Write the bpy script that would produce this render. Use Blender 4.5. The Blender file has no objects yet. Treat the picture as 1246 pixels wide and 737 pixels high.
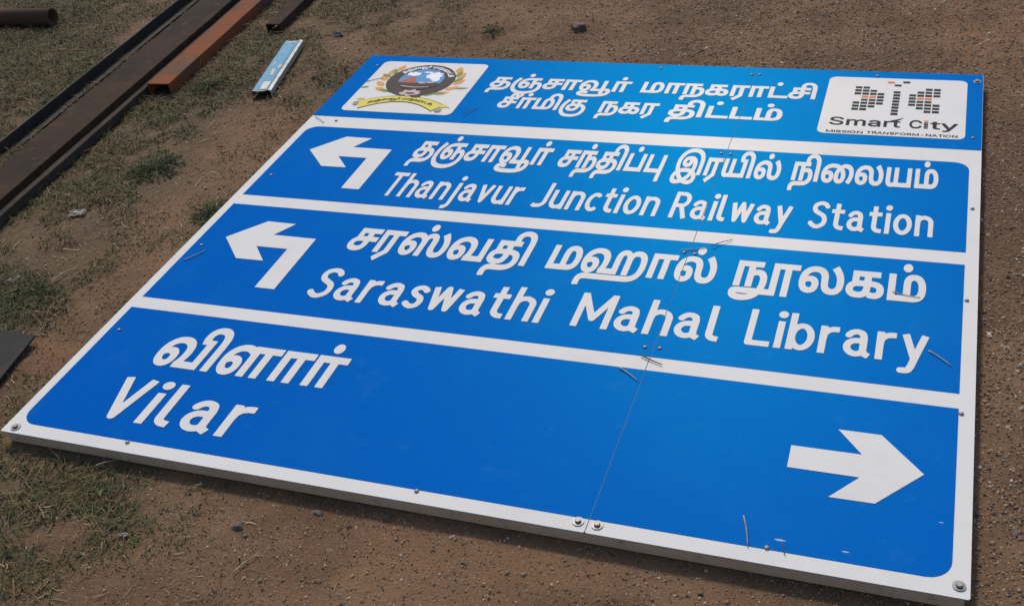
import bpy, bmesh, math, json, random
import numpy as np
from mathutils import Matrix, Vector
from mathutils.geometry import tessellate_polygon

rng = np.random.default_rng(11)
random.seed(5)
scene = bpy.context.scene
COL = scene.collection
rad = math.radians

# ------------------------------------------------------------------ camera, sky, sun, exposure
SUN_AZ, SUN_EL = 118.0, 50.0            # degrees, azimuth counter-clockwise from +x
cam_data = bpy.data.cameras.new('camera')
cam = bpy.data.objects.new('camera', cam_data)
COL.objects.link(cam)
cam_data.sensor_fit = 'HORIZONTAL'
cam_data.sensor_width = 36.0
cam_data.lens = 39.65
cam_data.clip_start = 0.05
cam_data.clip_end = 500.0
ROT = Matrix(((0.9393538563938364, -0.10099828156151927, 0.3277402624024823),
              (0.32294809324693236, 0.5820951910898297, -0.7462370384658384),
              (-0.11540737214839683, 0.8068237326899317, 0.5794105649900481)))
cam.matrix_world = Matrix.Translation((1.86948, -1.34416, 1.59097)) @ ROT.to_4x4()
scene.camera = cam

world = bpy.data.worlds.new('World')
scene.world = world
world.use_nodes = True
wn = world.node_tree
sky = wn.nodes.new('ShaderNodeTexSky')
sky.sky_type = 'NISHITA'
sky.sun_disc = False
sky.sun_elevation = rad(SUN_EL)
sky.sun_rotation = rad(90 - SUN_AZ)
sky.air_density = 1.0
sky.dust_density = 2.5
bg = wn.nodes['Background']
wn.links.new(sky.outputs[0], bg.inputs[0])
bg.inputs[1].default_value = 0.12

sun_data = bpy.data.lights.new('sun', 'SUN')
sun = bpy.data.objects.new('sun', sun_data)
COL.objects.link(sun)
sun_data.energy = 2.0
sun_data.angle = rad(7.0)
sun_data.color = (1.0, 0.90, 0.77)
sd = Vector((math.cos(rad(SUN_AZ)) * math.cos(rad(SUN_EL)), math.sin(rad(SUN_AZ)) * math.cos(rad(SUN_EL)), math.sin(rad(SUN_EL))))
sun.rotation_euler = sd.to_track_quat('Z', 'Y').to_euler()

vs = scene.view_settings
vs.view_transform = 'Standard'
vs.look = 'None'
vs.gamma = 1.0
vs.use_curve_mapping = False
vs.exposure = 0.12

# ------------------------------------------------------------------ materials
def mat(name, color, rough=0.6, metal=0.0, spec=0.5, noise=None, bump=None, attr=None, coat=0.0, coat_rough=0.1, sheen=None, rough_noise=None, tint=None, prism=None):
    """noise = list of (scale, low, high, other colour, detail); bump = (scale, strength, distance)"""
    m = bpy.data.materials.new(name)
    m.use_nodes = True
    nt = m.node_tree
    N, Lk = nt.nodes, nt.links
    b = N['Principled BSDF']
    b.inputs['Roughness'].default_value = rough
    b.inputs['Metallic'].default_value = metal
    b.inputs['Specular IOR Level'].default_value = spec
    b.inputs['Coat Weight'].default_value = coat
    if prism:                                # microprism sheeting: the facets that mirror light lean away from the sheet's own normal
        cv = N.new('ShaderNodeCombineXYZ')
        for k in range(3):
            cv.inputs[k].default_value = prism[k]
        Lk.new(cv.outputs[0], b.inputs['Normal'])
    if tint:
        b.inputs['Specular Tint'].default_value = (*tint, 1)
    b.inputs['Coat Roughness'].default_value = coat_rough
    tc = N.new('ShaderNodeTexCoord')
    cur = None
    if attr:
        a = N.new('ShaderNodeAttribute')
        a.attribute_name = attr
        cur = a.outputs['Color']
    for (sc, lo, hi, col, det) in (noise or []):
        t = N.new('ShaderNodeTexNoise')
        t.inputs['Scale'].default_value = sc
        t.inputs['Detail'].default_value = det
        t.inputs['Roughness'].default_value = 0.65
        Lk.new(tc.outputs['Object'], t.inputs['Vector'])
        r = N.new('ShaderNodeMapRange')
        r.inputs['From Min'].default_value = lo
        r.inputs['From Max'].default_value = hi
        Lk.new(t.outputs['Fac'], r.inputs['Value'])
        mx = N.new('ShaderNodeMix')
        mx.data_type = 'RGBA'
        Lk.new(r.outputs['Result'], mx.inputs['Factor'])
        if cur is None:
            mx.inputs['A'].default_value = (*color, 1)
        else:
            Lk.new(cur, mx.inputs['A'])
        mx.inputs['B'].default_value = (*col, 1)
        cur = mx.outputs['Result']
    if cur is None:
        b.inputs['Base Color'].default_value = (*color, 1)
    else:
        Lk.new(cur, b.inputs['Base Color'])
    if rough_noise:
        sc, lo, hi = rough_noise
        t = N.new('ShaderNodeTexNoise')
        t.inputs['Scale'].default_value = sc
        t.inputs['Detail'].default_value = 5
        Lk.new(tc.outputs['Object'], t.inputs['Vector'])
        r = N.new('ShaderNodeMapRange')
        r.inputs['From Min'].default_value = 0.3
        r.inputs['From Max'].default_value = 0.7
        r.inputs['To Min'].default_value = lo
        r.inputs['To Max'].default_value = hi
        Lk.new(t.outputs['Fac'], r.inputs['Value'])
        Lk.new(r.outputs['Result'], b.inputs['Roughness'])
    if bump:
        prev = None
        for (sc, st, dist) in (bump if isinstance(bump, list) else [bump]):
            t = N.new('ShaderNodeTexNoise')
            t.inputs['Scale'].default_value = sc
            t.inputs['Detail'].default_value = 6
            t.inputs['Roughness'].default_value = 0.7
            Lk.new(tc.outputs['Object'], t.inputs['Vector'])
            bp = N.new('ShaderNodeBump')
            bp.inputs['Strength'].default_value = st
            bp.inputs['Distance'].default_value = dist
            Lk.new(t.outputs['Fac'], bp.inputs['Height'])
            if prev:
                Lk.new(prev.outputs['Normal'], bp.inputs['Normal'])
            prev = bp
        Lk.new(prev.outputs['Normal'], b.inputs['Normal'])
    return m

M = {}
M['blue'] = mat('blue_reflective_film', (0.001, 0.082, 0.41), rough=0.36, spec=0.16, tint=(0.0, 0.65, 1.0), prism=(-.099, -.226, .969),
                noise=[(2.2, 0.50, 0.85, (0.006, 0.108, 0.43), 6), (11.0, 0.60, 0.80, (0.012, 0.110, 0.42), 7), (260.0, 0.68, 0.78, (0.06, 0.14, 0.36), 2), (26.0, 0.62, 0.86, (0.022, 0.118, 0.41), 9)], rough_noise=(6.0, 0.34, 0.38))
def film_gloss(m, lobes):
    """sheeting: diffuse colour plus faint tinted mirror lobes off the leaning prism facets"""
    nt = m.node_tree
    N, Lk = nt.nodes, nt.links
    p = N['Principled BSDF']
    src = p.inputs['Base Color'].links[0].from_socket
    nrm = p.inputs['Normal'].links[0].from_socket
    d = N.new('ShaderNodeBsdfDiffuse')
    Lk.new(src, d.inputs['Color'])
    cur = d.outputs[0]
    for col, rough, fac in lobes:
        g = N.new('ShaderNodeBsdfGlossy')
        g.distribution = 'GGX'
        g.inputs['Color'].default_value = (*col, 1)
        g.inputs['Roughness'].default_value = rough
        Lk.new(nrm, g.inputs['Normal'])
        mx = N.new('ShaderNodeMixShader')
        mx.inputs[0].default_value = fac
        Lk.new(cur, mx.inputs[1])
        Lk.new(g.outputs[0], mx.inputs[2])
        cur = mx.outputs[0]
    Lk.new(cur, N['Material Output'].inputs['Surface'])
    N.remove(p)
film_gloss(M['blue'], [((0.0, 0.75, 1.0), 0.36, .015), ((0.08, 0.55, 1.0), 0.62, .02)])
M['white'] = mat('white_reflective_film', (0.75, 0.745, 0.72), rough=0.32, spec=0.04, tint=(1.0, 0.80, 0.75), prism=(-.099, -.226, .969),
                 noise=[(7.0, 0.5, 0.9, (0.66, 0.66, 0.63), 6), (180.0, 0.70, 0.82, (0.50, 0.48, 0.44), 2)])
M['seam'] = mat('sheet_joint', (0.10, 0.17, 0.30), rough=0.8, spec=0.1)
M['frame'] = mat('galvanised_frame', (0.54, 0.37, 0.23), rough=0.7, metal=0.0,
                 noise=[(9.0, 0.42, 0.7, (0.58, 0.43, 0.30), 8), (60.0, 0.55, 0.75, (0.38, 0.26, 0.18), 4)], bump=(50, 0.15, 0.002))
M['bolt'] = mat('zinc_bolt', (0.24, 0.24, 0.235), rough=0.55, metal=0.6, noise=[(300, 0.5, 0.7, (0.25, 0.23, 0.2), 3)])
M['washer'] = mat('dull_washer', (0.22, 0.22, 0.22), rough=0.5, metal=0.6)
M['charcoal'] = mat('charcoal_print', (0.024, 0.023, 0.024), rough=0.45, spec=0.08)
M['orange'] = mat('orange_print', (0.62, 0.20, 0.09), rough=0.45, spec=0.08)
M['dark_green'] = mat('dark_green_print', (0.03, 0.06, 0.025), rough=0.45, spec=0.08)
M['ring'] = mat('brown_ring_print', (0.034, 0.020, 0.018), rough=0.45, spec=0.08)
M['sky_print'] = mat('sky_blue_print', (0.06, 0.24, 0.50), rough=0.45, spec=0.08)
M['cloud'] = mat('white_print', (0.72, 0.76, 0.80), rough=0.45, spec=0.08)
M['brick'] = mat('brick_red_print', (0.33, 0.10, 0.06), rough=0.45, spec=0.08)
M['pink'] = mat('pale_pink_print', (0.48, 0.38, 0.37), rough=0.45, spec=0.08)
M['leaf_green'] = mat('leaf_green_print', (0.13, 0.25, 0.05), rough=0.45, spec=0.08)
M['leaf_orange'] = mat('leaf_orange_print', (0.58, 0.28, 0.09), rough=0.45, spec=0.08)
M['yellow'] = mat('yellow_print', (0.62, 0.54, 0.09), rough=0.45, spec=0.08)
M['grey_print'] = mat('grey_print', (0.25, 0.25, 0.25), rough=0.45, spec=0.08)

RUSTN = [(3.0, 0.45, 0.58, (0.024, 0.018, 0.014), 9), (24.0, 0.52, 0.66, (0.070, 0.038, 0.021), 8), (9.0, 0.60, 0.70, (0.052, 0.041, 0.032), 8)]
M['brown_steel'] = mat('brown_rusted_steel', (0.042, 0.026, 0.017), rough=0.9, spec=0.2, metal=0.1, noise=RUSTN, bump=[(70, 0.35, 0.004), (400, 0.2, 0.001)])
M['dark_steel'] = mat('dark_mill_steel', (0.036, 0.031, 0.027), spec=0.2, rough=0.8, metal=0.0,
                      noise=[(12, 0.45, 0.7, (0.075, 0.055, 0.042), 7)], bump=(120, 0.25, 0.002))
M['black_steel'] = mat('blackened_steel', (0.022, 0.020, 0.018), rough=0.8, metal=0.1, noise=[(18, 0.5, 0.7, (0.045, 0.034, 0.026), 6)], bump=(120, 0.25, 0.002))
M['orange_rust'] = mat('orange_rust', (0.200, 0.068, 0.027), spec=0.2, rough=0.9, metal=0.05,
                       noise=[(7.0, 0.46, 0.60, (0.12, 0.068, 0.043), 8), (22.0, 0.55, 0.7, (0.24, 0.070, 0.026), 6), (5.0, 0.60, 0.68, (0.11, 0.10, 0.095), 7)], bump=[(90, 0.3, 0.003), (500, 0.2, 0.001)])
M['pipe_rust'] = mat('pipe_rust', (0.095, 0.040, 0.022), rough=0.9, noise=[(9, 0.45, 0.65, (0.06, 0.035, 0.022), 8)], bump=(80, 0.4, 0.004))
M['offcut_blue'] = mat('worn_blue_film', (0.07, 0.28, 0.45), rough=0.5, spec=0.2, noise=[(30, 0.52, 0.68, (0.14, 0.33, 0.45), 8), (75, 0.64, 0.74, (0.40, 0.50, 0.55), 5)])
M['aluminium'] = mat('weathered_aluminium', (0.42, 0.44, 0.44), rough=0.45, metal=0.5, noise=[(40, 0.5, 0.7, (0.25, 0.26, 0.26), 5)])
M['sticker'] = mat('off_white_sticker', (0.62, 0.60, 0.52), rough=0.7, noise=[(160, 0.55, 0.65, (0.30, 0.29, 0.25), 3)])
M['slate'] = mat('dark_grey_sheet', (0.026, 0.026, 0.027), rough=0.8, spec=0.2, noise=[(14, 0.45, 0.7, (0.045, 0.041, 0.036), 7)], bump=(60, 0.2, 0.003))
M['straw'] = mat('dry_straw', (0.40, 0.33, 0.21), rough=0.8, noise=[(120, 0.45, 0.65, (0.28, 0.21, 0.12), 4)])
M['twig'] = mat('dark_twig', (0.085, 0.062, 0.045), rough=0.85)
M['stone'] = mat('brown_stone', (0.13, 0.095, 0.075), rough=0.9, noise=[(60, 0.45, 0.65, (0.075, 0.055, 0.045), 6)], bump=(90, 0.5, 0.004))
M['paper'] = mat('pale_scrap', (0.55, 0.53, 0.47), rough=0.8, noise=[(60, 0.5, 0.7, (0.35, 0.32, 0.26), 5)])
M['blue_plastic'] = mat('faded_blue_plastic', (0.06, 0.11, 0.20), rough=0.6)
M['residue'] = mat('adhesive_residue', (0.25, 0.36, 0.55), rough=0.6)
M['weed'] = mat('weed_leaf', (0.052, 0.088, 0.020), rough=0.75, spec=0.15, noise=[(50, 0.45, 0.65, (0.085, 0.105, 0.04), 4)])
M['stem'] = mat('weed_stem', (0.08, 0.09, 0.035), rough=0.7)

# ------------------------------------------------------------------ object helpers
def link(name, me, m=None, parent=None):
    o = bpy.data.objects.new(name, me)
    COL.objects.link(o)
    if m is not None:
        me.materials.append(M[m] if isinstance(m, str) else m)
    if parent:
        o.parent = parent
    return o

def from_bm(name, bm, m, parent=None, smooth=False):
    bmesh.ops.recalc_face_normals(bm, faces=bm.faces)
    me = bpy.data.meshes.new(name)
    bm.to_mesh(me)
    bm.free()
    if smooth:
        for p in me.polygons:
            p.use_smooth = True
    return link(name, me, m, parent)

def tag(o, label=None, cat=None, group=None, kind=None):
    for k, v in (('label', label), ('category', cat), ('group', group), ('kind', kind)):
        if v:
            o[k] = v
    return o

def thing(name, loc, label, cat, group=None, rz=0.0):
    o = bpy.data.objects.new(name, None)
    COL.objects.link(o)
    o.location = loc
    o.rotation_euler = (0, 0, rz)
    o.empty_display_size = 0.05
    return tag(o, label, cat, group)

def box(bm, x0, x1, y0, y1, z0, z1, mtx=None):
    v = [bm.verts.new((x, y, z)) for z in (z0, z1) for x, y in ((x0, y0), (x1, y0), (x1, y1), (x0, y1))]
    for f in ((0, 3, 2, 1), (4, 5, 6, 7), (0, 1, 5, 4), (1, 2, 6, 5), (2, 3, 7, 6), (3, 0, 4, 7)):
        bm.faces.new([v[i] for i in f])
    return v

def prism(bm, prof, y0, y1, segs=1):
    """closed profile in x,z swept along y"""
    rings = []
    for k in range(segs + 1):
        y = y0 + (y1 - y0) * k / segs
        rings.append([bm.verts.new((x, y, z)) for x, z in prof])
    n = len(prof)
    for a, b in zip(rings, rings[1:]):
        for i in range(n):
            bm.faces.new((a[i], a[(i + 1) % n], b[(i + 1) % n], b[i]))
    bm.faces.new(rings[0])
    bm.faces.new(rings[-1][::-1])

def tube(bm, pts, r, n=6, r2=None):
    pts = [Vector(p) for p in pts]
    rings = []
    for i, p in enumerate(pts):
        d = (pts[min(i + 1, len(pts) - 1)] - pts[max(i - 1, 0)]).normalized()
        a = d.cross(Vector((0, 0, 1)))
        if a.length < 1e-4:
            a = Vector((1, 0, 0))
        a.normalize()
        b = a.cross(d)
        rr = r + ((r2 if r2 is not None else r) - r) * i / (len(pts) - 1)
        rings.append([bm.verts.new(p + rr * (math.cos(t) * a + math.sin(t) * b)) for t in [2 * math.pi * k / n for k in range(n)]])
    for a, b in zip(rings, rings[1:]):
        for i in range(n):
            bm.faces.new((a[i], a[(i + 1) % n], b[(i + 1) % n], b[i]))
    bm.faces.new(rings[0][::-1])
    bm.faces.new(rings[-1])

SEAM = 1.3575
def inside(p, poly):
    c = False
    for (x0, y0), (x1, y1) in zip(poly, poly[1:] + poly[:1]):
        if (y0 > p[1]) != (y1 > p[1]) and p[0] < x0 + (p[1] - y0) / (y1 - y0) * (x1 - x0):
            c = not c
    return c

def islands(groups):
    """each outer contour with the holes that lie in it"""
    out = []
    for gi, cs in enumerate(groups):
        cs = [c for c in cs if len(c) > 2]
        depth = [sum(inside(c[0], d) for d in cs if d is not c) for c in cs]
        for c, k in zip(cs, depth):
            if k % 2 == 0:
                out.append(([c] + [d for d, j in zip(cs, depth) if j == k + 1 and inside(d[0], c)], .00012 * (gi % 3)))
    return out

def flat(name, groups, z, t, m, parent, split=False):
    """solid sheet of thickness t whose top lies at z, from lists of contours (even-odd per group)"""
    bm = bmesh.new()
    for cs, lift in islands(groups):
        cs = [[Vector((x, y, lift)) for x, y in c] for c in cs if len(c) > 2]
        flatv = [v for c in cs for v in c]
        vs_ = [bm.verts.new(v) for v in flatv]
        for tri in tessellate_polygon(cs):
            a, b, c = [flatv[i] for i in tri]
            if abs((b - a).cross(c - a).z) < 1e-12:
                continue
            if (b - a).cross(c - a).z < 0:
                tri = tri[::-1]
            try:
                bm.faces.new([vs_[i] for i in tri])
            except ValueError:
                pass
    if split:
        for sgn, x in ((1, SEAM - 0.0008), (-1, SEAM + 0.0008)):
            geom = bm.verts[:] + bm.edges[:] + bm.faces[:]
            bmesh.ops.bisect_plane(bm, geom=geom, plane_co=(x, 0, 0), plane_no=(1, 0, 0), dist=1e-6)
        dead = [f for f in bm.faces if abs(f.calc_center_median().x - SEAM) < 0.0008]
        bmesh.ops.delete(bm, geom=dead, context='FACES')
    loose = [v for v in bm.verts if not v.link_faces]
    bmesh.ops.delete(bm, geom=loose, context='VERTS')
    top = bm.faces[:]
    for v in bm.verts:
        v.co.z += z
    edges = [e for e in bm.edges if len(e.link_faces) == 1]
    r = bmesh.ops.extrude_edge_only(bm, edges=edges)
    for v in [g for g in r['geom'] if isinstance(g, bmesh.types.BMVert)]:
        v.co.z = z - t
    me = bpy.data.meshes.new(name)
    bmesh.ops.recalc_face_normals(bm, faces=bm.faces)
    if top and top[0].normal.z < 0:
        bmesh.ops.reverse_faces(bm, faces=bm.faces)
    bm.to_mesh(me)
    bm.free()
    return link(name, me, m, parent)

def rrect(x0, y0, x1, y1, r, corners='abcd', n=7):
    """a = lower left, b = lower right, c = upper right, d = upper left"""
    out = []
    for k, (cx, cy, a0) in zip('abcd', ((x0, y0, 180), (x1, y0, 270), (x1, y1, 0), (x0, y1, 90))):
        if k in corners and r > 0:
            ox = cx + (r if cx == x0 else -r)
            oy = cy + (r if cy == y0 else -r)
            out += [(ox + r * math.cos(rad(a0 + 90 * i / n)), oy + r * math.sin(rad(a0 + 90 * i / n))) for i in range(n + 1)]
        else:
            out.append((cx, cy))
    return out

def circle(cx, cy, r, n=48, ry=None):
    return [(cx + r * math.cos(2 * math.pi * k / n), cy + (ry or r) * math.sin(2 * math.pi * k / n)) for k in range(n)]

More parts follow.
